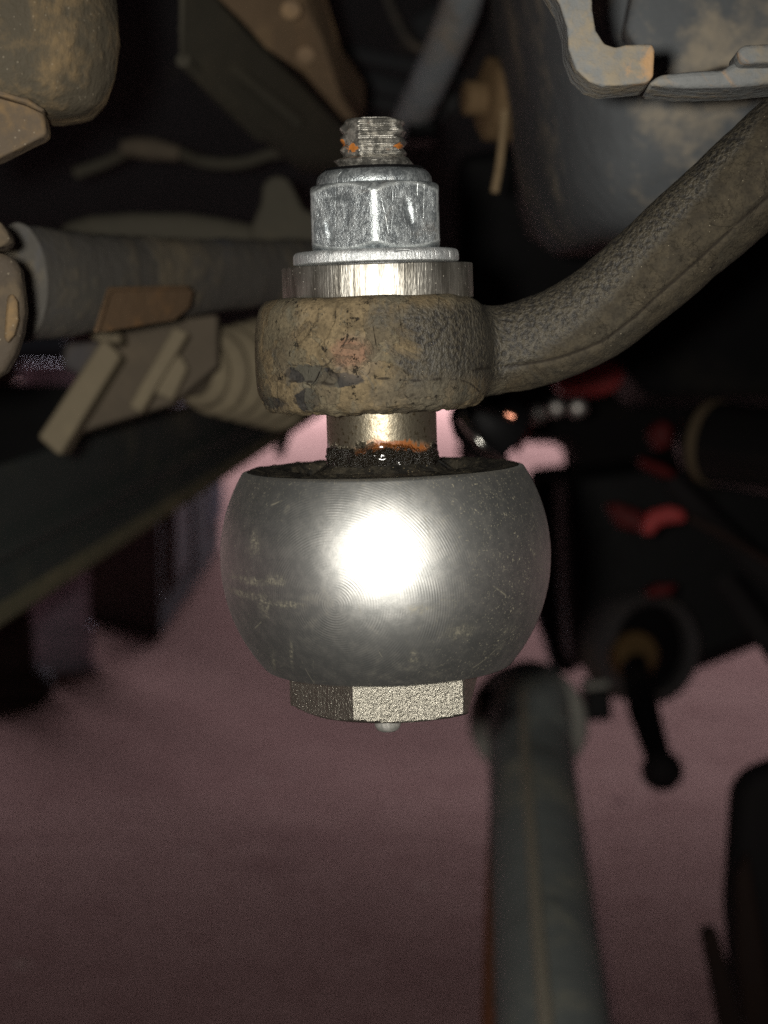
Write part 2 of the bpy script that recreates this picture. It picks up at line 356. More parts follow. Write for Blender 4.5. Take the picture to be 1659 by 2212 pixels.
def zinc_material(name='zinc_plate', lo=(0.22, 0.245, 0.26), hi=(0.66, 0.71, 0.725), rough=(0.26, 0.42), dif=0.30, bumpd=0.00011, streak=0.6):
    m = M(name)
    v = m.map((1, 1, streak)); a = m.noise(620, 6, 0.72, 0.4, vec=v); g = m.noise(2600, 4, 0.75, vec=v); b = m.noise(150, 4, 0.6, 0.8)
    f = m.step(m.math('ADD', m.math('MULTIPLY', a, 0.6), m.math('MULTIPLY', g, 0.4)), 0.42, 0.62)
    c = m.mix(f, lo, hi)
    c = m.mix(m.math('MULTIPLY', m.step(b, 0.60, 0.70), 0.35), c, (0.34, 0.30, 0.26))
    scr = m.inv(m.step(m.voro(330, 'DISTANCE_TO_EDGE', vec=m.map((1, 1, 0.16), (0.15, 0.25, 0.3))), 0.0, 0.03))
    scr = m.math('MULTIPLY', scr, m.step(m.noise(210, 3, 0.5), 0.57, 0.66))
    at = m.t.nodes.new('ShaderNodeAttribute'); at.attribute_name = 'edge'
    ed = m.math('MULTIPLY', m.step(at.outputs['Fac'], 0.25, 0.95), m.lerp(m.noise(420, 4, 0.7), -0.35, 1.25), clamp=True)
    hi_ = m.math('MAXIMUM', ed, m.math('MULTIPLY', scr, 0.5))
    c = m.mix(hi_, c, (0.66, 0.70, 0.69))
    m.set(color=c, metal=m.math('SUBTRACT', 1 - dif, m.math('MULTIPLY', hi_, 0.35)), rough=m.lerp(g, *rough),
          normal=m.bump(m.math('ADD', m.math('ADD', g, m.math('MULTIPLY', a, 1.2)), m.math('MULTIPLY', scr, -1.0)), bumpd))
    return m.mat
H_STEEL, GREASE, STUD, CASTS = housing_material(), grease_material(), stud_material(), cast_steel_material()

joint = thing('ball_joint', 'round turned steel ball joint housing with greasy stud hanging below the dirty forged eye', 'ball joint', PB)
R = px(356, D0); zt = px(193, D0); zb_ = -px(238, D0)
prof = []
hole = px(205, D0)
prof += [(hole * 0.9, zt - 0.010), (hole, zt - 0.0012), (hole + 0.0004, zt - 0.0003)]
rim_r = math.sqrt(R * R - zt * zt)
mouth = [(0.2 * hole, zt - 0.0105), (0.9 * hole, zt - 0.0100), (0.97 * hole, zt - 0.004), (hole, zt - 0.0010), (hole + 0.0006, zt - 0.0003)]
mouth += [(hole + (rim_r - 0.0007 - hole) * t, zt - 0.0002 + 0.0002 * math.sin(t * 9)) for t in np.linspace(0.1, 1, 12)]
# top face as its own part: dirty rim with hole; slight ragged relief
V, Fs = lathe(mouth, PB, AX, 160, capped=False)
V = V + np.array([[0, 0, 0.00035 * fbm(v - PB, 500, 4)] if np.linalg.norm((v - PB) - AX * ((v - PB) @ AX)) < rim_r - 0.0012 else [0, 0, 0] for v in V])
th0 = math.asin(zb_ / R); th1 = math.asin(zt / R)
body = [(0.002, zb_)] + [(math.cos(th0) * R * t, zb_) for t in (0.5, 0.9, 0.985)] + [(R * math.cos(t), R * math.sin(t)) for t in np.linspace(th0 + 0.012, th1 - 0.016, 90)] + [(rim_r - 0.0006, zt - 0.0002)]
hs = obj('housing', lathe(body, PB, AX, 256, capped=False), H_STEEL, joint, 50)
obj('rim_face', (V, Fs), GREASE, hs, 60, label='black greasy rim round the open mouth of the housing')
# stud
ys = [(118, 900), (118, 1000)]
st = []
rs = px(118, D0)
zs0, zs1 = zat(1060), zat(880)
n_s = 60
st = [(rs * (1.0 + (0.00 if z > zat(965) else 0.02)), z) for z in np.linspace(zs0, zs1, n_s)]
V, Fs = lathe(st, PB, AX, 120)
rad = V - PB; rad = rad - np.outer(rad @ AX, AX); rad /= np.linalg.norm(rad, axis=1)[:, None] + 1e-9
zz = (V - PB) @ AX
amp = np.clip((zat(957) - zz) / 0.002, 0, 1) * 0.0011
V = V + rad * (amp * np.array([fbm(v - PB, 330, 4) for v in V]))[:, None]
stud = obj('stud', (V, Fs), STUD, joint, 40)
# grease collar at the stud's foot, filling the mouth
V, Fs = lathe([(rs * 0.9, zt + 0.0012), (rs * 1.05, zt + 0.0004), (rs * 1.35, zt - 0.0016), (hole * 0.98, zt - 0.0036)], PB, AX, 120, capped=False)
V = V + np.array([[0, 0, 0.0008 * fbm(v - PB, 300, 4)] for v in V])
obj('grease_bead', (V, Fs), grease_material(0.9), stud, 60, label='lumpy dark grease packed round the foot of the stud')
# bottom hexagon, chamfered, and grease nipple
hexz1, hexz0 = zb_ + 0.001, zat(1522)
HB = PB + RIGHT * px(12, D0)
af = px(200, D0) ; ph_hex = math.radians(20)
def r_hex(t, a, ph):
    u = ((t - ph) % (math.pi / 3)) - math.pi / 6
    return a / math.cos(u)
rows = []; nh = 240; prof_h = []
for z in np.linspace(hexz0, hexz1, 26): prof_h.append((1.0, z))
cone = lambda z: af * 0.985 + (z - hexz0) * 2.6
# corners sit where the photograph shows its two vertical edges (front, a little left and right)
def hexr(t, r, z): return min(r_hex(t, af, HPH), cone(z))
xh, yh, zh = frame_of(AX, (0, 1, 0))
# angle of the direction to the camera in the lathe frame
t_cam = math.atan2(FRONT @ yh, FRONT @ xh)
SG = 1 if RIGHT @ (math.cos(t_cam + .1) * xh + math.sin(t_cam + .1) * yh) > 0 else -1
HPH = t_cam + SG * math.radians(8) - math.radians(30)
V, Fs = lathe(prof_h, HB, AX, nh, hexr)
ex = (V - PB) @ RIGHT - px(205, D0) + px(36, D0) * np.clip((hexz1 - (V - PB) @ AX) / (hexz1 - hexz0), 0, 1)
V = V - np.outer(np.maximum(ex, 0), RIGHT)
hx = obj('hex_base', (V, Fs), CASTS, joint, 25)
NB = HB + RIGHT * px(-18, D0)
rn = px(28, D0)
nz0 = hexz0 - 0.0025
obj('grease_nipple', lathe([(rn * 0.2, nz0), (rn * 0.6, nz0 + 0.0001), (rn * 0.85, nz0 + 0.0005), (rn, nz0 + 0.0012), (rn, hexz0 + 0.002)], NB + FRONT * 0.0115, AX, 40), zinc_material('zinc_nipple', (0.5, 0.5, 0.46), (0.75, 0.73, 0.68), (0.35, 0.5), 0.35, 0.0001, 0.5), joint)
# threaded end of the stud
def thread_material():
    m = M('worn_thread_steel')
    a = m.noise(900, 5, 0.65); str_ = m.noise(900, 4, 0.6, vec=m.map((0.1, 0.1, 1.6)))
    z, x = m.sep()[2], m.sep()[0]
    c = m.mix(m.step(a, 0.4, 0.65), (0.17, 0.165, 0.15), (0.52, 0.50, 0.45))
    def q(xx, yy): return tuple(P(xx, yy, D0 - 0.009) - PB)
    rust = m.math('MAXIMUM', m.blob(q(763, 321), 0.0010, 0.0008, 0.7, 1500), m.math('MAXIMUM', m.blob(q(860, 316), 0.0008, 0.0005, 0.6, 1500), m.blob(q(738, 309), 0.0006, 0.0007, 0.2, 1200)))
    rust = m.math('MAXIMUM', rust, m.math('MULTIPLY', m.step(m.noise(420, 4, .6), 0.62, 0.70), 0.3))
    c = m.mix(rust, c, (0.42, 0.15, 0.03))
    m.set(color=c, metal=m.math('MULTIPLY', m.inv(rust), 0.75), rough=m.lerp(a, 0.28, 0.5), normal=m.bump(m.math('ADD', a, str_), 0.00022)); return m.mat
z_t0, z_t1, z_lip = zat(375), zat(258), zat(345)
mz = 90; nt = 96; Vt = []
xt, yt, _ = frame_of(AX, (0, 1, 0)); th = np.arange(nt) * 2 * math.pi / nt
flat_n = FRONT * math.cos(0.15) + RIGHT * math.sin(0.15)
for i, z in enumerate(np.linspace(z_t0, z_t1, mz)):
    ground = 1 if z > z_lip + 0.0006 else 0
    top = max(0, (z - (z_t1 - 0.0011)) / 0.0011)
    for t in th:
        d = math.cos(t) * xt + math.sin(t) * yt
        phs = (z / 0.00185 + t / (2 * math.pi)) % 1.0
        tri = abs(phs * 2 - 1)
        if ground: r = 0.00600 - 0.00075 * tri - 0.0012 * top * top
        else: r = 0.0070 - 0.0008 * tri - 0.0014 * max(0, (z - z_lip) / 0.0006)
        q = d * r
        if ground:
            e = q @ flat_n; lim = 0.0042 + 0.00012 * math.sin(z * 9000)
            if e > lim: q = q - flat_n * (e - lim)
            e = q @ -RIGHT; lim = 0.00575
            if e > lim: q = q + RIGHT * (e - lim)
            e = q @ (FRONT * .75 - RIGHT * .66); lim = 0.0051
            if e > lim: q = q - (FRONT * .75 - RIGHT * .66) * (e - lim)
        q = q * (1 + 0.02 * mnoise.noise(Vector(q * 900) + Vector((0, 0, z * 900))))
        Vt.append(PB + AX * z + q + RIGHT * 0.0)
Ft = grid_faces(mz, nt); Ft.append([(mz - 1) * nt + j for j in range(nt)])
obj('thread', (np.array(Vt), Ft), thread_material(), stud, 40, label='worn threaded tip of the stud with orange rust')

# ---- zinc lock nut
ZINC = zinc_material()
z0n, z1n, z2n = zat(541), zat(399), zat(362)
NUT = PB + AX * z0n
afn = rat(137, 470)
NPH = t_cam                                   # one corner faces the camera
hh = z1n - z0n; ht = z2n - z0n
def nut_r(t, _, h):
    r = r_hex(t, afn, NPH)
    # rounded corners
    rc = afn * 1.128; r = -math.log(math.exp(-r * 9000) + math.exp(-rc * 9000)) / 9000
    top = afn * 0.95 + (hh + 0.0002 - h) * 1.15; bot = afn * 0.985 + h * 1.5
    rr = min(r, top, bot)
    coll = afn * 0.915
    if h > hh - 0.0004:
        u = (h - hh) / (ht - hh); u = max(0, min(1, u))
        dome = coll * (0.60 + 0.40 * math.sqrt(max(0.0, 1 - u ** 2.6)))
        rr = min(max(rr, 0) if h < hh else dome, dome) if h > hh else rr
    return rr
prof_n = [(1, h) for h in np.linspace(0, hh - 0.0002, 40)] + [(1, h) for h in hh + (ht - hh) * np.sin(np.linspace(0.02, math.pi / 2, 26))]
V, Fs = lathe(prof_n, NUT, AX, 240, nut_r)
V = V + np.array([fbm(v, 260, 3) * 0.00010 * np.array([0.3, -1, 0.2]) for v in V])
nut = thing('lock_nut', 'shiny zinc plated hexagonal lock nut with rounded collar on the threaded stud', 'nut', NUT)
# two dents made by a wrench
for (x, y, rx, ry, dep) in [(712, 500, 9, 26, 0.0005), (882, 455, 10, 34, 0.0005), (730, 425, 40, 6, 0.00025)]:
    s = depth_of(PB) / F
    for i, v in enumerate(V):
        dv = v - CAM; dd = dv @ FWD
        if dd < D0 - 0.004:
            X, Y = CX + F * (dv @ RIGHT) / dd, CY - F * (dv @ UP) / dd
            e = ((X - x - (y - Y) * -0.2) / rx) ** 2 + ((Y - y) / ry) ** 2
            if e < 1: V[i] = v - FRONT * dep * (1 - e)
nb_ = obj('nut_body', (V, Fs), ZINC, nut, 28)
ea = nb_.data.attributes.new('edge', 'FLOAT', 'POINT')
rel = V - NUT; hz = rel @ AX; dirs = rel - np.outer(hz, AX)
xa, ya, _ = frame_of(AX, (0, 1, 0)); ang_ = np.arctan2(dirs @ ya, dirs @ xa)
u_ = np.abs(((ang_ - NPH + math.pi / 6) % (math.pi / 3)) - math.pi / 6) * afn * 1.15
full = np.array([r_hex(t_, afn, NPH) for t_ in ang_])
top_ = afn * 0.95 + (hh + 0.0002 - hz) * 1.15; bot_ = afn * 0.985 + hz * 1.5
e1 = np.exp(-(u_ / 0.00055) ** 2) * ((hz < hh - 0.0004) & (hz > 0.0004))
e2 = np.exp(-((top_ - np.minimum(full, afn * 1.128)) / 0.0007) ** 2) * (hz < hh); e3 = np.exp(-((bot_ - np.minimum(full, afn * 1.128)) / 0.0006) ** 2) * (hz < hh * 0.5)
ea.data.foreach_set('value', np.clip(np.maximum(np.maximum(e1, e2), e3), 0, 1))
obj('nut_collar_lip', lathe([(0.0072, ht - 0.0006), (0.0076, ht - 0.0001), (0.0086, ht - 0.0001), (0.0092, ht - 0.0006)], NUT, AX, 64), MAT['black'], nut)

# ---- washer
def ring(ro, ri, z0, z1, rnd, n=160, zz=None):
    k = np.linspace(0, math.pi / 2, 5)
    p = [(ri, z0)] + [(ro - rnd[0] + rnd[0] * math.sin(t), z0 + rnd[0] - rnd[0] * math.cos(t)) for t in k] + [(ro - rnd[1] + rnd[1] * math.cos(t), z1 - rnd[1] + rnd[1] * math.sin(t)) for t in k] + [(ri, z1), (ri, z0)]
    return p
zw0, zw1 = zat(568.5), zat(542)
WL = PB + AX * zw0 + RIGHT * px(-1, D0)
wash = obj('flat_washer', (lambda v: (v[0], v[1]))(lathe(ring(rat(179, 560), 0.0072, 0, zw1 - zw0, (0.0002, 0.0009)), WL, AX, 200, capped=False)), zinc_material('zinc_washer', (0.60, 0.63, 0.64), (0.95, 0.97, 0.97), (0.42, 0.58), 0.22, 0.00022, 0.35), None, 40)
tag(wash, 'thin bright zinc washer under the hexagonal lock nut', 'washer')
# ---- spacer
def brushed_material():
    m = M('brushed_dark_steel')
    v = m.map((1, 1, 0.035)); a = m.noise(1900, 4, 0.7, vec=v); b = m.noise(420, 4, 0.6, vec=m.map((1, 1, 0.2))); g = m.noise(900, 4, 0.6)
    c = m.mix(m.step(b, 0.35, 0.65), (0.26, 0.245, 0.21), (0.60, 0.58, 0.52))
    sp = m.math('MULTIPLY', m.inv(m.step(m.voro(1500), 0.1, 0.2)), m.step(m.sep(m.voro(1500, out='Color'))[0], 0.75, 0.85))
    c = m.mix(sp, c, (0.5, 0.47, 0.4))
    m.set(color=c, metal=m.math('SUBTRACT', 0.92, m.math('MULTIPLY', sp, 0.8)), rough=m.lerp(g, 0.36, 0.46), normal=m.bump(a, 0.00013)); return m.mat
zp0, zp1 = zat(648), zw0 and zat(574)
SP = PB + AX * zp0 + RIGHT * px(1, D0)
spc = obj('spacer_ring', lathe(ring(rat(206, 600), 0.0072, 0, zp1 - zp0 + 0.0, (0.0002, 0.00025)), SP, AX, 200, capped=False), brushed_material(), None, 40)
tag(spc, 'dark brushed steel spacer ring between the thin washer and the dirty forged eye', 'spacer')

# ================================================================== forged arm with its eye
ze0, ze1 = zat(884), zat(641)
EC = PB + AX * ((ze0 + ze1) / 2) + RIGHT * px(-13, D0)
he = (ze1 - ze0) / 2; re = px(254, D0)
mm = 1000.0
def to_mm(v): return (np.asarray(v) - EC) * mm
k = np.linspace(0, math.pi / 2, 7)
rt_, rb_ = 0.0030, 0.0024
ep = [(0.0095, -he)] + [(re * 0.955 - rb_ + rb_ * math.sin(t), -he + rb_ - rb_ * math.cos(t)) for t in k]
ep += [(re * (0.955 + 0.045 * math.sin(math.pi * (0.12 + 0.76 * u))), -he + rb_ + (2 * he - rb_ - rt_) * u) for u in np.linspace(0.08, 0.92, 9)]
ep += [(re * 0.965 - rt_ + rt_ * math.cos(t), he - rt_ + rt_ * math.sin(t)) for t in k] + [(0.0095, he)]
ev = lathe(ep, EC, AX, 96)
arm_pts = [(930, 765, 92, .356), (1010, 762, 96, .355), (1090, 754, 96, .354), (1190, 728, 97, .352), (1282, 681, 99, .350), (1372, 612, 102, .348), (1470, 524, 105, .346), (1570, 435, 108, .344), (1680, 338, 112, .342), (1860, 180, 117, .340)]
cl = spline([P(x, y, d) for x, y, r, d in arm_pts], 10)
rr = spline([[px(r, d), 0, 0] for x, y, r, d in arm_pts], 10)[:, 0]
av = tube(cl, rr, 40, 0.92)
# flare where arm meets eye
fl_pts = spline([P(x, y, d) for x, y, d in [(870, 762, .352), (960, 762, .354), (1040, 760, .355), (1110, 752, .354)]], 6)
fv = tube(fl_pts, np.linspace(px(121, D0), px(94, D0), len(fl_pts)), 40, 1.05)
me = bpy.data.meshes.new('tmp'); VV, FF = join(ev, av, fv)
me.from_pydata(to_mm(VV).tolist(), [], FF); me.update()
bm = bmesh.new(); bm.from_mesh(me); bmesh.ops.recalc_face_normals(bm, faces=bm.faces); bm.to_mesh(me); bm.free()
tmp = bpy.data.objects.new('tmp', me); COL.objects.link(tmp)
rm = tmp.modifiers.new('r', 'REMESH'); rm.mode = 'VOXEL'; rm.voxel_size = 0.34
sm = tmp.modifiers.new('s', 'SMOOTH'); sm.factor = 0.5; sm.iterations = 16
dg = bpy.context.evaluated_depsgraph_get(); dg.update()
me2 = bpy.data.meshes.new_from_object(tmp.evaluated_get(dg)); bpy.data.objects.remove(tmp)
nv = len(me2.vertices); V = np.empty(nv * 3); me2.vertices.foreach_get('co', V); V = V.reshape(-1, 3)
Nn = np.empty(nv * 3); me2.vertices.foreach_get('normal', Nn); Nn = Nn.reshape(-1, 3)
ne = len(me2.edges); E = np.empty(ne * 2, int); me2.edges.foreach_get('vertices', E); E = E.reshape(-1, 2)
deg = np.bincount(E.ravel(), minlength=nv)[:, None]
wgt = np.clip(1 - np.abs(V[:, 0] - 20.5) / 6.5, 0, 1)[:, None] ** 0.5
for _ in range(240):
    A = np.zeros_like(V); np.add.at(A, E[:, 0], V[E[:, 1]]); np.add.at(A, E[:, 1], V[E[:, 0]])
    V = V + wgt * 0.6 * (A / deg - V)
me2.vertices.foreach_set('co', V.ravel()); me2.update(); Nn = np.empty(nv * 3); me2.vertices.foreach_get('normal', Nn); Nn = Nn.reshape(-1, 3)
disp = np.zeros(nv)
WP = V / mm + EC
dd = (WP - CAM) @ FWD; XX = CX + F * ((WP - CAM) @ RIGHT) / dd; YY = CY - F * ((WP - CAM) @ UP) / dd
front = (Nn @ np.array([0, -1., 0]) > 0.05)
for i in range(nv):
    p = V[i]
    disp[i] = 0.22 * mnoise.noise(Vector(p * 0.13)) + 0.07 * mnoise.noise(Vector(p * 0.55)) + 0.025 * mnoise.noise(Vector(p * 1.6))
# ragged lower lip of the eye
low = np.clip((-(V @ AX) - he * mm + 3.2) / 3.2, 0, 1) * (np.linalg.norm(V[:, :2], axis=1) > re * mm * 0.8)
for i in np.nonzero(low > 0)[0]: disp[i] += low[i] * 0.5 * (mnoise.noise(Vector(V[i] * 0.42)) + 0.5 * mnoise.noise(Vector(V[i] * 1.1)))
# hammered facets, chipped coat and the mould line, in relief
def ell(x, y, rx, ry, a=0.0):
    ca, sa = math.cos(a), math.sin(a); u = (XX - x) * ca + (YY - y) * sa; v = -(XX - x) * sa + (YY - y) * ca
    wob = np.array([0.0] * nv); e = (u / rx) ** 2 + (v / ry) ** 2
    return np.where(front, e, 9)
def wobble(e, amt=0.35, s=0.6):
    idx = np.nonzero(e < 3)[0]; e = e.copy()
    for i in idx: e[i] += amt * mnoise.noise(Vector(V[i] * s)) * 2
    return e
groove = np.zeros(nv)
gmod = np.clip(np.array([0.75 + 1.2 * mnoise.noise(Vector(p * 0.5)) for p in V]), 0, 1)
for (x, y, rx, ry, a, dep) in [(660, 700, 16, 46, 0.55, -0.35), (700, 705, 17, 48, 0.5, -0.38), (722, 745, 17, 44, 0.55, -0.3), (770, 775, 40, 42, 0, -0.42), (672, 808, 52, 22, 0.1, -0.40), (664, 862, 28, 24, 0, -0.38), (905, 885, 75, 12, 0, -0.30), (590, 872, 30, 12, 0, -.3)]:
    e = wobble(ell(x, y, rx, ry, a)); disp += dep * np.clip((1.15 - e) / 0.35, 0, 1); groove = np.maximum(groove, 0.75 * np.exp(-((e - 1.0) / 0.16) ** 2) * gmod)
# mould parting line: runs along the lower side of the bar
part = spline([[1020, 800, 0], [1060, 795, 0], [1130, 788, 0], [1220, 770, 0], [1300, 738, 0], [1365, 690, 0], [1420, 640, 0], [1500, 570, 0], [1600, 478, 0], [1700, 390, 0]], 14)
dl = np.full(nv, 1e9)
below = np.zeros(nv)
for a_, b_ in zip(part[:-1], part[1:]):
    t = b_[:2] - a_[:2]; L = np.linalg.norm(t); t = t / L
    u = np.clip((XX - a_[0]) * t[0] + (YY - a_[1]) * t[1], 0, L)
    s_ = (XX - a_[0]) * -t[1] + (YY - a_[1]) * t[0]
    d_ = np.hypot(XX - a_[0] - u * t[0], YY - a_[1] - u * t[1])
    upd = d_ < dl; dl[upd] = d_[upd]; below[upd] = s_[upd]
disp += np.where(front & (XX > 1030), -0.30 * np.exp(-(dl / 5.0) ** 2) + 0.12 * np.exp(-((below - 12) / 9) ** 2), 0)
# the ledge that wanders round the eye
led = spline([[560, 800, 0], [620, 822, 0], [690, 826, 0], [745, 832, 0], [800, 820, 0], [840, 818, 0], [900, 822, 0], [960, 818, 0], [1010, 826, 0], [1040, 850, 0]], 10)
yl = np.interp(XX, led[:, 0], led[:, 1])
disp += np.where(front & (XX < 1045) & (XX > 600), 0.22 / (1 + np.exp(-(YY - yl) / 2.5)) * np.clip((900 - YY) / 30, 0, 1) * np.clip((1045 - XX) / 60, 0, 1), 0)
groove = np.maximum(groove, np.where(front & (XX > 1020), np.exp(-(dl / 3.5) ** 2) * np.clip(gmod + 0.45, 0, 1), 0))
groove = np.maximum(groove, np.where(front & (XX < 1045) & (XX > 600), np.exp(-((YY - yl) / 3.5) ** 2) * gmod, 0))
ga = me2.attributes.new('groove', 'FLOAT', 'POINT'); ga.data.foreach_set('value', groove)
V = V + Nn * disp[:, None]
me2.vertices.foreach_set('co', (V / mm).ravel()); me2.update()
def arm_material():
    m = M('dirty_forged_steel')
    x, y, z = m.sep()
    def q(X, Y):
        r = math.sqrt(max(0.02, 1 - min(0.97, abs((X - 808) / 254)) ** 2)) * re if X < 1050 else 0.008
        return tuple(P(X, Y, D0 - r) - EC)
    big = m.noise(75, 6, 0.65, 0.6); mid = m.noise(330, 6, 0.7, 0.3); fine = m.noise(1700, 4, 0.7)
    peb = m.voro(900); peb2 = m.noise(1250, 3, 0.55)
    # how much of the black coat still shows: right side of the eye and the bar's middle
    side = m.step(m.math('ADD', x, m.math('MULTIPLY', m.math('SUBTRACT', big, 0.5), 0.03)), -0.007, 0.010)
    cz = m.math('MULTIPLY', m.math('SUBTRACT', 1.0, m.step(m.math('ABSOLUTE', m.math('SUBTRACT', z, m.math('ADD', 0.0015, m.math('MULTIPLY', m.math('POWER', m.math('MAXIMUM', m.math('SUBTRACT', x, 0.022), 0), 1.35), 3.0)))), 0.002, 0.012)), 1.0)
    coat = m.math('MULTIPLY', side, cz)
    coatn = m.step(m.math('ADD', m.math('MULTIPLY', coat, 0.42), m.math('MULTIPLY', m.math('ADD', big, m.math('MULTIPLY', mid, 0.7)), 0.45)), 0.52, 0.74)
    tanc = m.mix(m.step(mid, 0.3, 0.7), (0.112, 0.085, 0.048), (0.235, 0.178, 0.100))
    tanc = m.mix(m.step(big, 0.52, 0.68), tanc, (0.15, 0.135, 0.10))
    tanc = m.mix(m.math('MULTIPLY', m.step(m.noise(190, 5, 0.7, 0.8), 0.56, 0.66), 0.7), tanc, (0.105, 0.105, 0.09))
    onbar = m.step(x, 0.014, 0.032)
    tanc = m.mix(m.math('MULTIPLY', onbar, 0.92), tanc, m.mix(m.step(mid, 0.35, 0.65), (0.034, 0.029, 0.021), (0.062, 0.052, 0.035)))
    dark = m.mix(m.step(peb2, 0.36, 0.60), (0.030, 0.028, 0.025), (0.085, 0.074, 0.053))
    c = m.mix(coatn, tanc, dark)
    blk = m.math('MAXIMUM', m.blob(q(672, 808), 0.0044, 0.0017, 0.22, 900, 0.06), m.blob(q(664, 862), 0.0022, 0.0020, 0.3, 900, 0.08))
    blk = m.math('MAXIMUM', blk, m.math('MAXIMUM', m.blob(q(592, 870), 0.0024, 0.0010, 0.4, 900), m.blob(q(735, 820), 0.0040, 0.0012, 0.3, 900)))
    c = m.mix(blk, c, m.mix(m.step(fine, 0.4, 0.6), (0.020, 0.019, 0.019), (0.048, 0.045, 0.042)))
    rust = m.blob(q(757, 762), 0.0032, 0.0026, 0.22, 600, 0.3)
    c = m.mix(m.math('MULTIPLY', rust, m.lerp(m.noise(700, 4, .6), 0.4, 1.2)), c, (0.235, 0.105, 0.055))
    bare = m.blob(q(770, 770), 0.0042, 0.0040, 0.15, 500, 0.25)
    c = m.mix(m.math('MULTIPLY', bare, 0.35), c, (0.21, 0.17, 0.13))
    # flaking layers: thresholded noise gives crisp edges in colour and relief
    fl1 = m.step(m.noise(105, 7, 0.62, 0.9), 0.50, 0.515); fl2 = m.step(m.noise(170, 7, 0.66, 0.6), 0.545, 0.56)
    lay = m.math('ADD', m.math('MULTIPLY', fl1, 0.5), m.math('MULTIPLY', fl2, 0.35))
    lay = m.math('MULTIPLY', lay, m.inv(m.math('MULTIPLY', coatn, 0.8)))
    c = m.mix(m.math('MULTIPLY', fl1, m.math('MULTIPLY', m.inv(m.math('MAXIMUM', coatn, onbar)), 0.45)), c, (0.125, 0.118, 0.085))
    c = m.mix(m.math('MULTIPLY', fl2, m.math('MULTIPLY', m.inv(m.math('MAXIMUM', coatn, onbar)), 0.5)), c, (0.085, 0.066, 0.043))
    c = m.mix(m.math('MULTIPLY', m.step(m.noise(58, 6, 0.68, 0.5, vec=m.map((1, 1, 1), (0, 0, 0), (0.3, 0.1, 0.2))), 0.50, 0.60), m.math('MULTIPLY', m.inv(onbar), 0.55)), c, m.mix(peb2, (0.055, 0.052, 0.044), (0.105, 0.096, 0.074)))
    # cracks
    wv = m.vmath('ADD', m.co, m.vmath('SCALE', m.vmath('SUBTRACT', m.noise(230, 4, 0.6, out=1), (0.5, 0.5, 0.5)), None))
    sc = m.t.nodes[-1] if False else None
    cr = m.inv(m.step(m.voro(130, 'DISTANCE_TO_EDGE', vec=m.noise(95, 3, 0.6, out=1) and m.map((1, 1, 0.55), (0.2, 0.1, 0.4))), 0.0, 0.014))
    cr = m.math('MULTIPLY', cr, m.math('MULTIPLY', m.step(m.noise(85, 4, 0.7), 0.53, 0.6), m.inv(m.math('MAXIMUM', coatn, onbar))))
    c = m.mix(m.math('MULTIPLY', cr, 0.8), c, (0.035, 0.024, 0.016))
    pits = m.math('MULTIPLY', m.step(m.noise(430, 6, 0.75), 0.60, 0.66), m.inv(m.math('MAXIMUM', coatn, onbar))); c = m.mix(pits, c, (0.04, 0.032, 0.022))
    sp = m.math('MULTIPLY', m.inv(m.step(m.voro(1300), 0.10, 0.2)), m.step(m.sep(m.voro(1300, out='Color'))[0], 0.86, 0.9))
    c = m.mix(sp, c, (0.36, 0.31, 0.22))
    c = m.mix(m.math('MULTIPLY', m.noise(45, 4, 0.5), 0.2), c, (0.055, 0.047, 0.036))
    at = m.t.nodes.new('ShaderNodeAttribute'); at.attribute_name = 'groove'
    groove_shade = m.math('MULTIPLY', m.step(m.math('ADD', at.outputs['Fac'], m.math('MULTIPLY', m.math('SUBTRACT', mid, 0.5), 0.5)), 0.3, 0.75), 0.85)
    c = m.mix(groove_shade, c, (0.022, 0.017, 0.012))  # dark lines painted along the grooves in place of relief shading
    c = m.vmath('SCALE', c, None) if False else m.mix(m.math('MULTIPLY', m.step(fine, 0.44, 0.62), 0.5), c, m.mix(0.6, c, (0.012, 0.010, 0.008)))
    hgt = m.math('ADD', m.math('MULTIPLY', peb2, m.lerp(coatn, 0.3, 1.25)), m.math('MULTIPLY', fine, 0.35))
    hgt = m.math('SUBTRACT', hgt, m.math('ADD', m.math('MULTIPLY', cr, 0.7), m.math('MULTIPLY', pits, 0.6)))
    hgt = m.math('ADD', m.math('ADD', hgt, m.math('MULTIPLY', lay, 0.40)), m.math('MULTIPLY', sp, 0.5))
    m.set(color=c, rough=m.lerp(coatn, 0.85, 0.52), spec=m.lerp(coatn, 0.25, 0.5), normal=m.bump(hgt, 0.00055))
    return m.mat
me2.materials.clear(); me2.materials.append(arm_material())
me2.polygons.foreach_set('use_smooth', [True] * len(me2.polygons)); me2.name = 'forged_arm'
arm = bpy.data.objects.new('forged_arm', me2); COL.objects.link(arm); arm.location = Vector(EC)
tag(arm, 'dirty brown forged steel arm with a thick eye, rising to the upper right', 'forged arm')

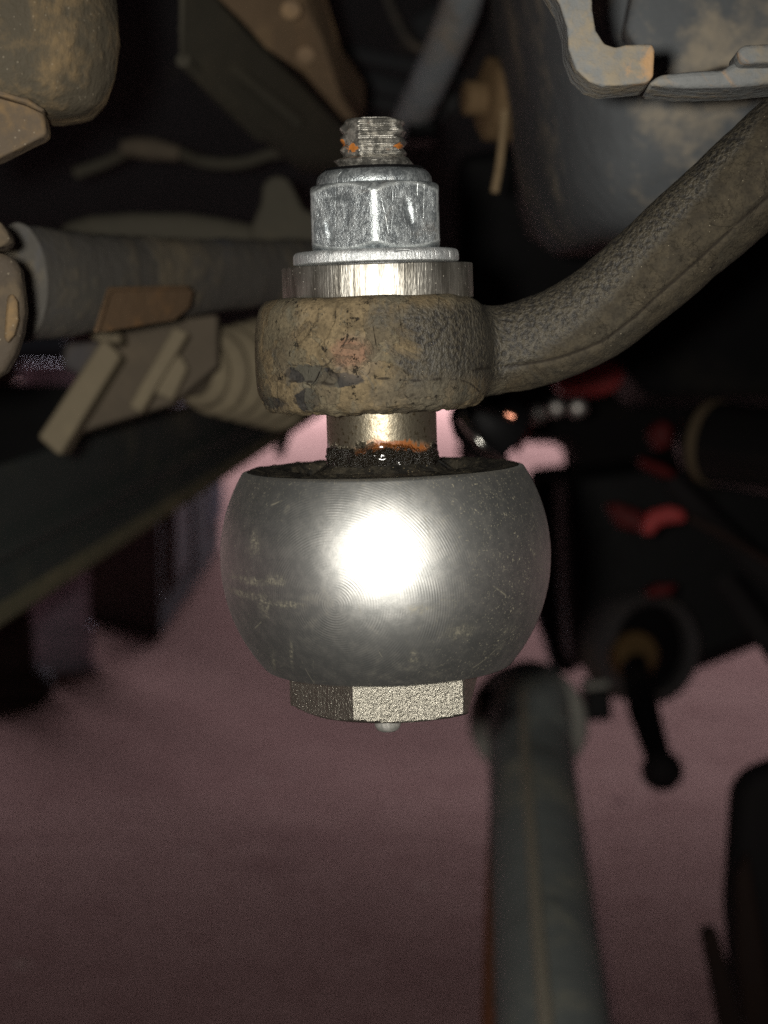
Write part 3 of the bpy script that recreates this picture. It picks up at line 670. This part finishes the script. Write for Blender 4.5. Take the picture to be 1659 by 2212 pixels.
# ================================================================== upper left: rubber cup, strap, flange
t = thing('suspension_cup', 'rusty brown rounded metal cup hanging in the upper left corner', 'metal cup', P(60, 265, .36))
def cup_profile():
    return [(0.0005, 0.0), (0.012, 0.0004), (0.0165, 0.0016), (0.0190, 0.0040), (0.0205, 0.0085), (0.0211, 0.015), (0.0208, 0.022), (0.020, 0.030), (0.0190, 0.05)]
V, Fs = lathe(cup_profile(), P(10, 262, .372), (0.03, 0, 1), 64, capped=False)
V = V + np.array([[0.0008 * fbm(v, 90, 4), 0.0006 * fbm(v + 3, 110, 4), 0.0009 * fbm(v + 7, 110, 4)] for v in V])
obj('cup_shell', (V, Fs), MAT['cup'], t, 60)
t2 = thing('clamp_strap', 'torn rusty strap end below the rounded cup at the left edge', 'strap', P(30, 340, .352))
o = obj('strap_end', slab([(-90, 185, .352), (0, 205, .352), (52, 222, .353), (92, 238, .354), (97, 262, .354), (101, 290, .354), (62, 308, .354), (0, 340, .353), (-90, 372, .352)], .352, 0.006), MAT['strap'], t2, 30, 0.0009, 3)
o = obj('strap_edge', slab([(-90, 176, .350), (0, 197, .350), (60, 212, .351), (96, 236, .352), (90, 242, .352), (52, 224, .351), (0, 208, .350), (-90, 187, .350)], .35, 0.004), MAT['strap'], t2, 30, 0.0004, 2)
t3 = thing('round_flange', 'dark brown round flange plate with a bolt end at the left edge', 'flange', P(-30, 790, .40))
obj('plate', tube([P(-120, 640, .395), P(-110, 640, .41)], px(0, 1), 8) if False else slab([(-160, 520), (-40, 535), (0, 545), (28, 552), (40, 580), (47, 630), (50, 670), (44, 715), (30, 760), (8, 800), (-40, 830), (-160, 840)], .362, 0.007), MAT['flange'], t3, 30, 0.0018, 3)
obj('bolt_end', tube([P(30, 690, .3965), P(16, 690, .398)], [px(11, .4), px(12, .4)], 20) if False else slab([(14, 640), (26, 632), (36, 650), (38, 690), (30, 722), (14, 742), (8, 728), (10, 690)], .3600, 0.006), MAT['strap'], t3, 30, 0.0006, 2)
obj('upper_lug', slab([(-160, 455), (0, 478), (14, 498), (22, 516), (14, 528), (0, 533), (-160, 530)], .364, 0.007), MAT['flange'], t3, 30, 0.0012, 2)

# ------------------------------------------------------------------ left: big tapered tube, tab, rear arm
t = thing('tapered_tube', 'wide brown tapered tube running across the left behind the flange', 'tube', P(300, 740, .48))
V, Fs = tube(spline([P(40, 612, .440), P(200, 612, .475), P(400, 600, .53), P(700, 580, .62)], 10), np.linspace(px(128, .44), px(62, .62), 31) * 0.55, 48, 1 / 0.55, (0, 0, 1))
V = V + np.array([[0, 0, 0.0006 * fbm(v, 120, 4)] for v in V])
obj('tube_wall', (V, Fs), MAT['tube'], t, 40)
obj('welded_tab', slab([(237, 624, .455), (405, 622, .488), (398, 660, .489), (360, 690, .482), (205, 716, .447), (225, 672, .452)], .45, 0.004, FWD * .9 + RIGHT * .3), MAT['rusttab'], t, 30, 0.0008, 2)
obj('tab_lip', slab([(232, 618, .4535), (408, 615, .4865), (408, 624, .4865), (240, 628, .4535), (212, 716, .4455), (200, 718, .4455)], .45, 0.003), MAT['rusttab'], t, 30, 0.0006, 2, label='orange brown worn edge of the welded tab')
t = thing('rear_arm', 'grey brown curved arm with an upright lug behind the tapered tube', 'arm', P(400, 520, .66))
obj('arm_body', slab([(130, 478), (190, 462), (280, 455), (400, 456), (470, 466), (540, 480), (700, 500), (700, 640), (60, 640)], .66, 0.03), MAT['greybeam'], t, 30, 0.004, 3)
obj('lug', slab([(540, 490), (562, 440), (566, 400), (578, 383), (600, 376), (622, 384), (636, 410), (655, 450), (700, 470), (700, 520), (540, 520)], .645, 0.02), MAT['greybeam'], t, 30, 0.004, 3)
t = thing('thin_line', 'thin dusty brown line with a fitting in the dark upper left', 'pipe', P(400, 350, .8))
obj('line', tube(spline([P(160, 375, .8), P(230, 350, .8), P(300, 318, .79), P(370, 325, .79), (P(440, 350, .8)), P(520, 352, .8), P(600, 330, .8), P(660, 345, .8), P(760, 390, .8)], 8), px(13, .8), 16), MAT['greybeam'], t)
obj('fitting', tube([P(262, 318, .785), P(290, 318, .785), P(330, 322, .785), P(388, 332, .785)], [px(14, .8), px(22, .8), px(24, .8), px(16, .8)], 20), MAT['tandark'], t)

# ------------------------------------------------------------------ left: tan bracket and ribbed boot
t = thing('ribbed_bracket', 'dusty tan bracket with two slanted ribs below the tapered tube', 'bracket', P(230, 980, .60))
obj('web', slab([(250, 690), (470, 680), (470, 790), (372, 872), (160, 938), (130, 900)], .606, 0.012), MAT['tandark'], t, 30, 0.0006, 1)  # darker tone carries the shadow lying between the ribs
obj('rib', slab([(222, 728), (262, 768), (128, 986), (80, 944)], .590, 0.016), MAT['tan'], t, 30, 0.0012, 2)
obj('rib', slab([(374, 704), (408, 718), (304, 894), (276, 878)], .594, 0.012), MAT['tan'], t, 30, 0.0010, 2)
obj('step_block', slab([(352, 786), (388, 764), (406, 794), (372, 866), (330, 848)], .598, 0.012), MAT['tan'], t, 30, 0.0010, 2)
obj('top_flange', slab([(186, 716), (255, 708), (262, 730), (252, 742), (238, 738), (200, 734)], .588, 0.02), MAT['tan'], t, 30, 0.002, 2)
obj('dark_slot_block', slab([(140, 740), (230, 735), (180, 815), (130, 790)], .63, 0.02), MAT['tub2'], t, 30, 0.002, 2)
t = thing('ribbed_boot', 'dusty tan ribbed boot with rounded folds left of the forged eye', 'boot', P(470, 930, .66))
prof = [(0.001, -0.001)]
nfold = 5
prof += [(0.0095, 0.0), (0.0110, 0.0012), (0.0115, 0.004), (0.0095, 0.006)]
for i in range(nfold):
    b = 0.0062 + i * 0.0082; rr_ = 0.0142 + 0.0014 * i
    prof += [(rr_ - 0.0042, b), (rr_ - 0.0012, b + 0.0008), (rr_, b + 0.0024), (rr_ - 0.0004, b + 0.0046), (rr_ - 0.0040, b + 0.0070)]
axb = RIGHT * 0.56 + FWD * 0.82 + UP * 0.06
obj('folds', lathe(prof, P(422, 806, .632), axb, 64), MAT['tan'], t, 60)
obj('hub', lathe([(0.001, -0.006), (0.006, -0.006), (0.0075, -0.004), (0.0075, 0.002)], P(422, 806, .632), axb, 32), MAT['tandark'], t)

# ------------------------------------------------------------------ left: long dark channel rail
t = thing('channel_rail', 'long dark channel rail sloping up from the lower left edge', 'rail', P(300, 1200, .85))
pA, pB = (-140, 1236, .72), (700, 826, 1.25)
def lerp3(a, b, u): return tuple(np.array(a) + (np.array(b) - np.array(a)) * u)
def rail_plate(dy0a, dy1a, dy0b, dy1b, off):
    return slab([(pA[0], pA[1] + dy0a, pA[2] + off), (pB[0], pB[1] + dy0b, pB[2] + off), (pB[0], pB[1] + dy1b, pB[2] + off), (pA[0], pA[1] + dy1a, pA[2] + off)], 1, 0.012)
obj('rail_web', rail_plate(-190, 190, -50, 62, 0.02), MAT['rail'], t, 30, 0.002, 2)
obj('upper_lip', rail_plate(20, 52, 6, 16, -0.004), MAT['rail'], t, 30, 0.002, 2)
obj('lower_flange', rail_plate(150, 208, 42, 64, -0.018), MAT['railedge'], t, 30, 0.003, 3)
obj('inner_plate', slab([(-160, 830), (130, 830), (420, 900), (600, 880), (600, 960), (-160, 1180)], 1.35, 0.002), MAT['black'], t, 30)
obj('hanger', slab([(612, 900), (640, 895), (612, 985), (590, 985)], 1.22, 0.015), MAT['black'], t, 30, 0.001, 1)

# ------------------------------------------------------------------ far floor things on the left
c0, cl_, cr_ = on_floor(345, 1388), on_floor(150, 1330), on_floor(478, 1185)
t = thing('dark_box', 'dark box with upright panels standing on the floor behind the long rail', 'box', c0)
hb = np.array([0, 0, 0.5]); bk = cl_ + (cr_ - c0)
V = np.array([c0, cr_, bk, cl_, c0 + hb, cr_ + hb, bk + hb, cl_ + hb])
obj('box_body', (V, [[0, 1, 2, 3], [4, 7, 6, 5], [0, 4, 5, 1], [1, 5, 6, 2], [2, 6, 7, 3], [3, 7, 4, 0]]), MAT['brownrubber'], t, 30, 0.012, 3)
sd = (cr_ - c0); nrm_ = np.array([0.012, 0, 0])
for u0, u1, z0_, z1_, mm_ in ((0.10, 0.30, 0.07, 0.45, 'darkpanel'), (0.38, 0.60, 0.06, 0.45, 'brownrubber'), (0.66, 0.92, 0.08, 0.45, 'purplepanel')):
    A = [c0 + sd * u0 + np.array([0.001, 0, z0_]), c0 + sd * u1 + np.array([0.001, 0, z0_]), c0 + sd * u1 + np.array([0.001, 0, z1_]), c0 + sd * u0 + np.array([0.001, 0, z1_])]
    V = np.vstack([np.array(A), np.array(A) + nrm_]); obj('side_panel', (V, [[0, 1, 2, 3], [7, 6, 5, 4], [0, 4, 5, 1], [1, 5, 6, 2], [2, 6, 7, 3], [3, 7, 4, 0]]), MAT[mm_], t, 30, 0.003, 2)
t = thing('grey_post', 'pale grey purple post standing behind the rail at the lower left', 'post', on_floor(125, 1440))
g1 = on_floor(125, 1440); 
obj('shaft', lathe([(0.052, 0.0), (0.047, 0.004), (0.042, 0.03), (0.042, 0.40)], g1, (0, 0, 1), 40), MAT['greyplastic'], t, 50)
obj('collar', lathe([(0.046, 0.02), (0.048, 0.024), (0.048, 0.05), (0.046, 0.054)], g1, (0, 0, 1), 40), MAT['greyplastic'], t, 50)
t = thing('floor_stand', 'dark stand with a rounded base on the floor at the lower left edge', 'stand', on_floor(40, 1520))
g2 = on_floor(25, 1512)
obj('pad', lathe([(0.002, 0.0), (0.044, 0.0), (0.050, 0.006), (0.051, 0.02), (0.046, 0.032), (0.03, 0.042), (0.026, 0.06)], g2, (0, 0, 1), 48), MAT['brownrubber'], t, 50)
obj('leg', tube([g2 + np.array([0, 0, .04]), g2 + np.array([-0.03, 0.02, .4])], [0.03, 0.036], 24), MAT['brownrubber'], t)

# ------------------------------------------------------------------ top: chassis rail, floor pan, hose
t = thing('chassis_rail', 'brown box section chassis rail slanting down from the top, left of centre', 'rail', P(560, 150, .62))
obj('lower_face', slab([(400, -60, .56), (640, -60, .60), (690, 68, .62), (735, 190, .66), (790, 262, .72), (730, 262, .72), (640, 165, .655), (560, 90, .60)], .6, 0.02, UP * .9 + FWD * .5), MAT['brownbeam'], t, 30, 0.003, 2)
obj('side_face', slab([(385, -60, .56), (440, -60, .57), (478, 0, .58), (575, 92, .615), (655, 172, .665), (745, 266, .73), (830, 345, .78), (640, 348, .70), (500, 232, .62), (385, 128, .575)], .6, 0.03), MAT['greybeam'], t, 30, 0.003, 2)  # left end is cut off where the cup's shadow edge falls
for a_, b_ in (((400, 60), (640, 262)), ((395, 130), (560, 290))):
    obj('pressed_rib', tube([P(a_[0], a_[1], .580), P(b_[0], b_[1], .662)], [0.0022, 0.0026], 12), MAT['greybeam'], t)
for x, y, d in ((628, 22, .588), (660, 120, .632)):
    obj('bolt_head', lathe([(0.0030, -0.001), (0.0030, 0.0002), (0.0022, 0.0006), (0.001, 0.0007)], P(x, y, d), -UP * .6 - FWD * .8, 24), MAT['brownbeam'], t)
t = thing('floor_pan', 'dark blue grey ribbed underbody panel at the top centre', 'panel', P(850, 200, 1.05))
obj('sheet', slab([(-4500, -2200, 0.75), (6200, -2200, 0.75), (4200, -300, 1.0), (4200, 720, 1.45), (-2500, 720, 1.45), (-2500, -300, 1.0)], 1, 0.02), MAT['pan'], t, 30)  # stretched far beyond the visible panel to block the daylight
obj('daylight_shield', box((0, 2.13, 0.53), 3.4, 1.56, 0.01), MAT['black'], t, 30)  # unseen sheet added to keep daylight off the parts below
for (a, b, wd) in (((690, 100), (1000, 165), 16), ((700, 150), (990, 225), 22), ((740, 205), (960, 250), 12)):
    obj('rib', tube([P(a[0], a[1], 1.02), P(b[0], b[1], 1.03)], px(wd, 1.02), 12, 0.5), MAT['pan'], t)
obj('edge_bead', tube(spline([P(822, -40, .98), P(850, 30, .99), P(880, 85, 1.0), P(915, 108, 1.0), P(960, 104, 1.0), P(1010, 120, 1.0)], 6), px(9, 1.0), 12), MAT['panrib'], t)
obj('gusset', slab([(880, 40), (960, -10), (1010, -10), (985, 100), (915, 98)], 1.0, 0.01), MAT['pan'], t, 30, 0.003, 2)
t = thing('grey_hose', 'blue grey hose slanting down from the top behind the thread', 'hose', P(900, 255, .80))
obj('hose', tube(spline([P(1010, -80, .72), P(998, 0, .74), P(965, 90, .77), P(920, 190, .81), P(878, 280, .86)], 8), spline([[px(45, .73), 0, 0], [px(44, .75), 0, 0], [px(42, .79), 0, 0], [px(41, .84), 0, 0]], 11)[:33, 0] if True else 0, 28), MAT['hose'], t)
obj('clip', slab([(880, 252), (945, 256), (948, 300), (878, 300)], .83, 0.02), MAT['black'], t, 30, 0.002, 1)

# ------------------------------------------------------------------ upper right: tub, bracket, castle nut
t = thing('gearbox_tub', 'large rounded blue grey metal tub in the upper right behind the forged arm', 'housing', P(1350, 500, .56))
def loft(rows, n=40):
    "stack of rounded-box outlines: (y, x0, x1, front depth, back depth)"
    V = []
    for (y, x0, x1, df, db) in rows:
        for i in range(n):
            a = 2 * math.pi * i / n; c_, s_ = math.cos(a), math.sin(a)
            u = math.copysign(abs(c_) ** 0.6, c_); v = math.copysign(abs(s_) ** 0.6, s_)
            x = (x0 + x1) / 2 + (x1 - x0) / 2 * u; d = (df + db) / 2 - (db - df) / 2 * v
            dm = (df + db) / 2; q = P(x, y, dm); V.append(q + np.array([0, 1, 0]) * (d - dm))
    V = np.array(V); Fs = grid_faces(len(rows), n); Fs += [list(range(n))[::-1], [(len(rows) - 1) * n + j for j in range(n)]]
    return V, Fs
V, Fs = loft([(-120, 1070, 1740, .445, .70), (0, 1078, 1720, .445, .70), (100, 1095, 1690, .448, .70), (200, 1112, 1655, .452, .70), (300, 1130, 1622, .458, .69), (380, 1145, 1590, .463, .69), (440, 1160, 1560, .47, .68), (500, 1185, 1520, .485, .67), (530, 1215, 1470, .50, .66)])
V = V + np.array([[0, 0.0022 * fbm(v, 30, 4), 0.0012 * fbm(v + 5, 40, 4)] for v in V])
obj('tub_shell', (V, Fs), MAT['tub'], t, 60)
V, Fs = loft([(290, 1118, 1480, .585, .72), (360, 1122, 1480, .58, .72), (440, 1130, 1470, .58, .72), (500, 1150, 1450, .585, .72), (530, 1190, 1420, .60, .71)])
obj('tub_base', (V, Fs), MAT['tub2'], t, 60)
obj('drain_plug', lathe([(0.002, -0.0035), (0.0042, -0.0035), (0.0046, -0.003), (0.0046, 0.004)], P(1250, 512, .61), UP, 6), MAT['tandark'], t, 30)
t = thing('hook_bracket', 'pale grey cast bracket with a hooked arm in the top right corner', 'bracket', P(1420, 190, .46))
hook = spline([P(1195, -40, .452), P(1228, 0, .45), P(1246, 50, .448), P(1262, 105, .447), P(1295, 145, .446), P(1340, 150, .446), P(1398, 146, .446)], 8)
hv, hf = tube(hook, np.linspace(px(34, .45), px(27, .45), len(hook)), 16, 1.0)
obj('hook_arm', slab([(1168, -60), (1210, 10), (1225, 60), (1228, 105), (1245, 150), (1272, 176), (1302, 186), (1340, 184), (1400, 178), (1412, 165), (1415, 105), (1408, 94), (1352, 96), (1330, 102), (1306, 94), (1288, 66), (1280, 20), (1279, -60)], .312, 0.010), MAT['brace'], t, 30, 0.0032, 5)
obj('lower_flange', slab([(1398, 182), (1425, 160), (1500, 152), (1560, 150), (1590, 132), (1700, 120), (1700, 176), (1600, 186), (1480, 189)], .316, 0.012), MAT['brace'], t, 30, 0.0018, 3)
obj('end_lug', slab([(1592, 110), (1606, 96), (1700, 92), (1700, 135), (1600, 136)], .312, 0.009), MAT['brace'], t, 30, 0.002, 3)
obj('back_plate', slab([(1352, 60), (1376, -60), (1750, -60), (1750, 130), (1560, 140), (1500, 158), (1420, 168), (1400, 140)], .43, 0.012), MAT['tub'], t, 30, 0.0015, 2)
t = thing('castle_nut', 'brown rusty castle nut left of the blue grey tub', 'nut', P(1080, 300, .62))
cn = P(1070, 215, .62)
axn = RIGHT * 0.97 + FWD * 0.25
obj('nut_body', lathe([(0.0105, -0.004), (0.0125, -0.003), (0.0125, 0.010), (0.0145, 0.011), (0.0145, 0.016), (0.011, 0.017)], cn, axn, 36, lambda a, r, h: r * (1 + 0.06 * abs(math.cos(3 * a)))), MAT['nutbrown'], t, 30)
obj('bolt_tip', lathe([(0.0045, -0.0105), (0.0055, -0.0100), (0.0058, -0.002), (0.0058, 0.02)], cn, axn, 28), MAT['nutbrown'], t, 40)
obj('upper_lug', slab([(1072, 110), (1130, 100), (1135, 170), (1066, 172)], .625, 0.012), MAT['nutbrown'], t, 30, 0.002, 2)
obj('cotter_pin', tube(spline([P(1090, 240, .605), P(1086, 290, .604), P(1080, 350, .603), P(1072, 395, .602), P(1068, 416, .602)], 5), px(8.5, .603), 14), MAT['pin'], t)

# ------------------------------------------------------------------ right, deep in shade
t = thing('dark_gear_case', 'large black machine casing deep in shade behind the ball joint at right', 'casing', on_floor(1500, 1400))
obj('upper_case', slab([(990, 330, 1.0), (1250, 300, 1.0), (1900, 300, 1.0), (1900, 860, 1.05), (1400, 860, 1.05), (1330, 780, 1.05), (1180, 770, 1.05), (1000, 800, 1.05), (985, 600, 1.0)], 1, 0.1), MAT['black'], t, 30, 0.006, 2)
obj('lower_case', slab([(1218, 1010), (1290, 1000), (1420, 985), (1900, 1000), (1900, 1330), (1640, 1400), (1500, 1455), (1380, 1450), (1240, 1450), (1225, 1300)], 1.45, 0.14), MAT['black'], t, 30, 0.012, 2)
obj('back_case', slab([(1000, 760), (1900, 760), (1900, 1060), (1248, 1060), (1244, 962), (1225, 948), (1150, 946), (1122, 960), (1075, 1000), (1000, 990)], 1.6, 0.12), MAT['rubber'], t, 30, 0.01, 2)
obj('floor_shade_fill', slab([(1150, 1010), (1250, 1000), (1250, 1455), (1200, 1455), (1185, 1400), (1150, 1300)], 1.55, 0.05), MAT['rubber'], t, 30, 0.004, 1)  # dark strip added over bright floor, in place of dim shade
t = thing('dark_tank', 'glossy black round ended cylinder at the right edge under the forged arm', 'cylinder', P(1560, 1080, .9))
q0, q1 = P(1535, 955, .92), P(1900, 1010, .86); dq = (q1 - q0) / np.linalg.norm(q1 - q0); rk = px(92, .9)
obj('shell', lathe([(rk * math.sin(a), -rk * 0.75 * math.cos(a)) for a in np.linspace(0.03, math.pi / 2, 14)] + [(rk, 0.02), (rk * 1.0, 0.12)], q0, dq, 56), MAT['gloss'], t, 50)
obj('end_band', lathe([(rk * 1.0, -0.0005), (rk * 1.035, 0.0), (rk * 1.035, 0.004), (rk * 1.0, 0.0045)], q0, dq, 56, capped=False), MAT['rim'], t, 50)
t = thing('lower_link', 'dim brown link slanting down to the right edge under the black drum', 'link', P(1600, 1300, .9))
obj('link_bar', tube(spline([P(1450, 1040, .93), P(1520, 1110, .92), P(1600, 1190, .9), P(1720, 1300, .88)], 6), px(24, .9), 20, 0.6), MAT['rubber'], t)
obj('link_edge', tube(spline([P(1490, 1120, .91), P(1570, 1160, .9), P(1660, 1215, .88), P(1740, 1270, .87)], 6), px(9, .9), 12), MAT['brownrubber'], t)
obj('outer_link', tube(spline([P(1560, 1250, .95), P(1620, 1330, .94), P(1700, 1440, .93)], 6), px(26, .94), 16, 0.5), MAT['rubber'], t)

t = thing('red_machine', 'red painted machine parts glimpsed in the shade under the forged arm', 'machine', on_floor(1330, 1420))
def rblob(pts, d, th, m_, bv): return obj('red_plate', slab(pts, d, th), MAT[m_], t, 30, bv, 4)
rblob([(1200, 815), (1250, 790), (1310, 775), (1348, 790), (1350, 825), (1320, 850), (1270, 852), (1215, 850)], .98, 0.03, 'red', 0.004)
rblob([(1112, 960), (1125, 915), (1148, 880), (1160, 890), (1140, 940), (1122, 985)], 1.0, 0.01, 'red', 0.002)
rblob([(1385, 1150), (1400, 1105), (1445, 1092), (1480, 1100), (1486, 1128), (1455, 1130), (1425, 1135), (1410, 1160)], 1.0, 0.02, 'red', 0.004)
rblob([(1310, 1090), (1330, 1085), (1390, 1105), (1392, 1152), (1340, 1140)], 1.06, 0.02, 'shadedred', 0.004)
rblob([(1395, 1280), (1420, 1262), (1465, 1262), (1450, 1285), (1405, 1292)], 1.05, 0.02, 'shadedred', 0.003)
rblob([(1400, 930), (1430, 905), (1455, 920), (1450, 965), (1420, 975)], 1.1, 0.02, 'shadedred', 0.003)
rblob([(1380, 985), (1440, 1005), (1470, 1030), (1440, 1034), (1390, 1010)], 1.02, 0.02, 'shadedred', 0.003)
for x, y in ((1203, 880), (1249, 880), (1160, 895)):
    obj('bright_bolt', lathe([(0.0002, -0.0040), (0.0036, -0.0036), (0.0046, -0.0026), (0.0048, 0.0), (0.0044, 0.012)], P(x, y, .97), FWD + RIGHT * 0.01, 24), MAT['boltsteel'], t, 60)
t = thing('grease_fitting_cap', 'black cap with a bright metal rim just right of the stud', 'cap', P(1040, 975, .62))
ax_c = RIGHT * 0.62 + UP * -0.62 + FWD * 0.4
obj('cap_body', lathe([(0.002, -0.012), (0.009, -0.011), (0.0115, -0.006), (0.012, 0.004), (0.0115, 0.006)], P(1062, 918, .64), -ax_c * -1, 36), MAT['black'], t, 50)
obj('bright_rim', lathe([(0.0095, -0.002), (0.0112, -0.0015), (0.0118, 0.0), (0.0112, 0.0015), (0.0095, 0.002)], P(1044, 948, .632), RIGHT * .72 + UP * .62 + FWD * -.2, 40, capped=False), MAT['chrome'], t, 60)
t = thing('copper_tipped_cable', 'thin dark cable with a copper coloured tip right of the stud', 'cable', P(1107, 900, .6))
obj('cable', tube(spline([P(1030, 878, .62), P(1060, 885, .61), P(1096, 896, .6)], 5), px(9, .6), 14), MAT['black'], t)
obj('tip', tube([P(1092, 894, .6), P(1100, 897, .6), P(1110, 901, .6), P(1112, 902, .6)], [px(10, .6), px(11, .6), px(11, .6), px(7, .6)], 18), MAT['tipcopper'], t)  # plain copper coloured metal, no emission

# ------------------------------------------------------------------ lower right: pipe, disc, lever, block, tyre edge
t = thing('seamed_pipe', 'long grey pipe with a pale seam running down from below the ball joint', 'pipe', P(1150, 1900, .95))
pp = spline([P(1142, 1500, 1.16), P(1148, 1640, 1.10), P(1160, 1800, 1.0), P(1176, 2000, .90), P(1196, 2240, .80), P(1206, 2400, .75)], 8)
pv = [px(90, 1.13)] * len(pp)
obj('pipe_wall', tube(pp, pv, 48), MAT['pipe'], t)
sm_ = []
for i, q in enumerate(pp):
    tg = pp[min(i + 1, len(pp) - 1)] - pp[max(i - 1, 0)]; tg /= np.linalg.norm(tg)
    toc = CAM - q; toc -= tg * (toc @ tg); toc /= np.linalg.norm(toc); side = np.cross(tg, toc)
    if side @ RIGHT > 0: side = -side
    a_ = 0.12; dirv = toc * math.cos(a_) + side * math.sin(a_)
    sm_.append(q + dirv * (pv[0] + 0.0002))
obj('seam', tube(np.array(sm_)[4:], np.linspace(0.0024, 0.0036, len(sm_) - 4), 10), MAT['seam'], t, label='thin pale seam along the pipe')
for (x, y, dpt, r0) in ((1218, 1905, .935, 1.06), (1250, 2065, .87, 1.05)):
    pass
obj('sleeve', tube(spline([P(1240, 1890, .93), P(1262, 2000, .90), P(1292, 2240, .82)], 6), [px(26, .9)] * 13, 20), MAT['tub2'], t)
t = thing('end_disc', 'round grey disc at the far end of the seamed pipe', 'disc', P(1140, 1640, 1.17))
obj('disc_plate', lathe([(0.001, -0.004), (0.0345, -0.004), (0.0362, -0.002), (0.0362, 0.002), (0.0345, 0.004), (0.001, 0.004)], P(1140, 1560, 1.16), FWD * .93 + RIGHT * .30 + UP * 0.15, 64), MAT['disc'], t, 30)
obj('hex_shadow_plate', slab([(1030, 1490), (1160, 1485), (1170, 1540), (1160, 1560), (1040, 1560)], 1.14, 0.01), MAT['brownrubber'], t, 30, 0.003, 2)  # dark plate stands in for the hex base's shadow on the disc
t = thing('rusty_rod', 'thin rust coloured rod alongside the left of the seamed pipe', 'rod', P(1060, 2000, .98))
obj('rod', tube(spline([P(1080, 1600, 1.12), P(1072, 1760, 1.04), P(1063, 2000, .93), P(1056, 2300, .82)], 8), px(17, .95), 16), MAT['copper'], t)
t = thing('ball_lever', 'black lever with a round knob pointing down at the right', 'lever', P(1430, 1690, 1.2))
obj('arm', tube([P(1372, 1430, 1.27), P(1400, 1530, 1.24), P(1432, 1650, 1.2)], [px(27, 1.2), px(25, 1.2), px(22, 1.2)], 24), MAT['black'], t)
obj('thin_arm', tube([P(1352, 1440, 1.27), P(1368, 1540, 1.24), P(1404, 1648, 1.2)], [px(14, 1.2), px(12, 1.2), px(8, 1.2)], 16), MAT['black'], t)
ball = [(0.0132 * math.sin(a), -0.0132 * math.cos(a) * 0.95) for a in np.linspace(0.05, math.pi - 0.05, 16)]
obj('knob', lathe(ball, P(1430, 1665, 1.2), UP, 32), MAT['rubber'], t, 60)
obj('ochre_boss', lathe([(0.002, -0.014), (0.013, -0.013), (0.016, -0.006), (0.016, 0.012)], P(1370, 1415, 1.29), FWD * .9 + UP * -.2, 40), MAT['ochre'], t, 50)
t = thing('ring_housing', 'dark round ring housing above the black lever', 'housing', P(1420, 1450, 1.32))
obj('ring', lathe([(0.030, -0.004), (0.034, -0.008), (0.038, -0.004), (0.038, 0.03), (0.030, 0.03), (0.030, -0.004)], P(1405, 1400, 1.33), FWD * .9 + RIGHT * -.42, 48, capped=False), MAT['tub2'], t, 50)
obj('core', lathe([(0.001, 0.006), (0.030, 0.006), (0.031, 0.03)], P(1405, 1400, 1.33), FWD * .9 + RIGHT * -.42, 48, capped=False), MAT['black'], t, 50)
t = thing('black_block', 'small black block with a pale strip as top highlight right of the grey disc', 'block', P(1290, 1560, 1.25))
obj('block', slab([(1262, 1490), (1318, 1486), (1324, 1556), (1268, 1560)], 1.25, 0.03), MAT['black'], t, 30, 0.002, 2)
obj('highlight_strip', slab([(1262, 1476), (1316, 1470), (1318, 1486), (1264, 1492)], 1.245, 0.03), MAT['disc'], t, 30, 0.001, 2)  # pale strip stands in for the highlight on the block's top
t = thing('rubber_flap', 'black rubber flap edge in the lower right corner', 'flap', P(1640, 2100, .9))
obj('flap', slab([(1594, 1700), (1630, 1670), (1700, 1640), (1760, 1640), (1760, 2300), (1640, 2300), (1590, 2120), (1578, 1960), (1588, 1800)], .92, 0.03), MAT['rubber'], t, 30, 0.008, 3)
obj('inner_strip', slab([(1590, 1900), (1618, 1840), (1660, 2060), (1690, 2300), (1620, 2300), (1592, 2060)], .905, 0.012), MAT['brownrubber'], t, 30, 0.003, 2)
t = thing('flat_strip', 'dark flat strip leaning at the bottom right beside the rubber flap', 'strip', P(1560, 2212, .95))
obj('strip', slab([(1516, 2012), (1548, 2004), (1640, 2300), (1570, 2300)], .96, 0.012), MAT['brownrubber'], t, 30, 0.002, 2)
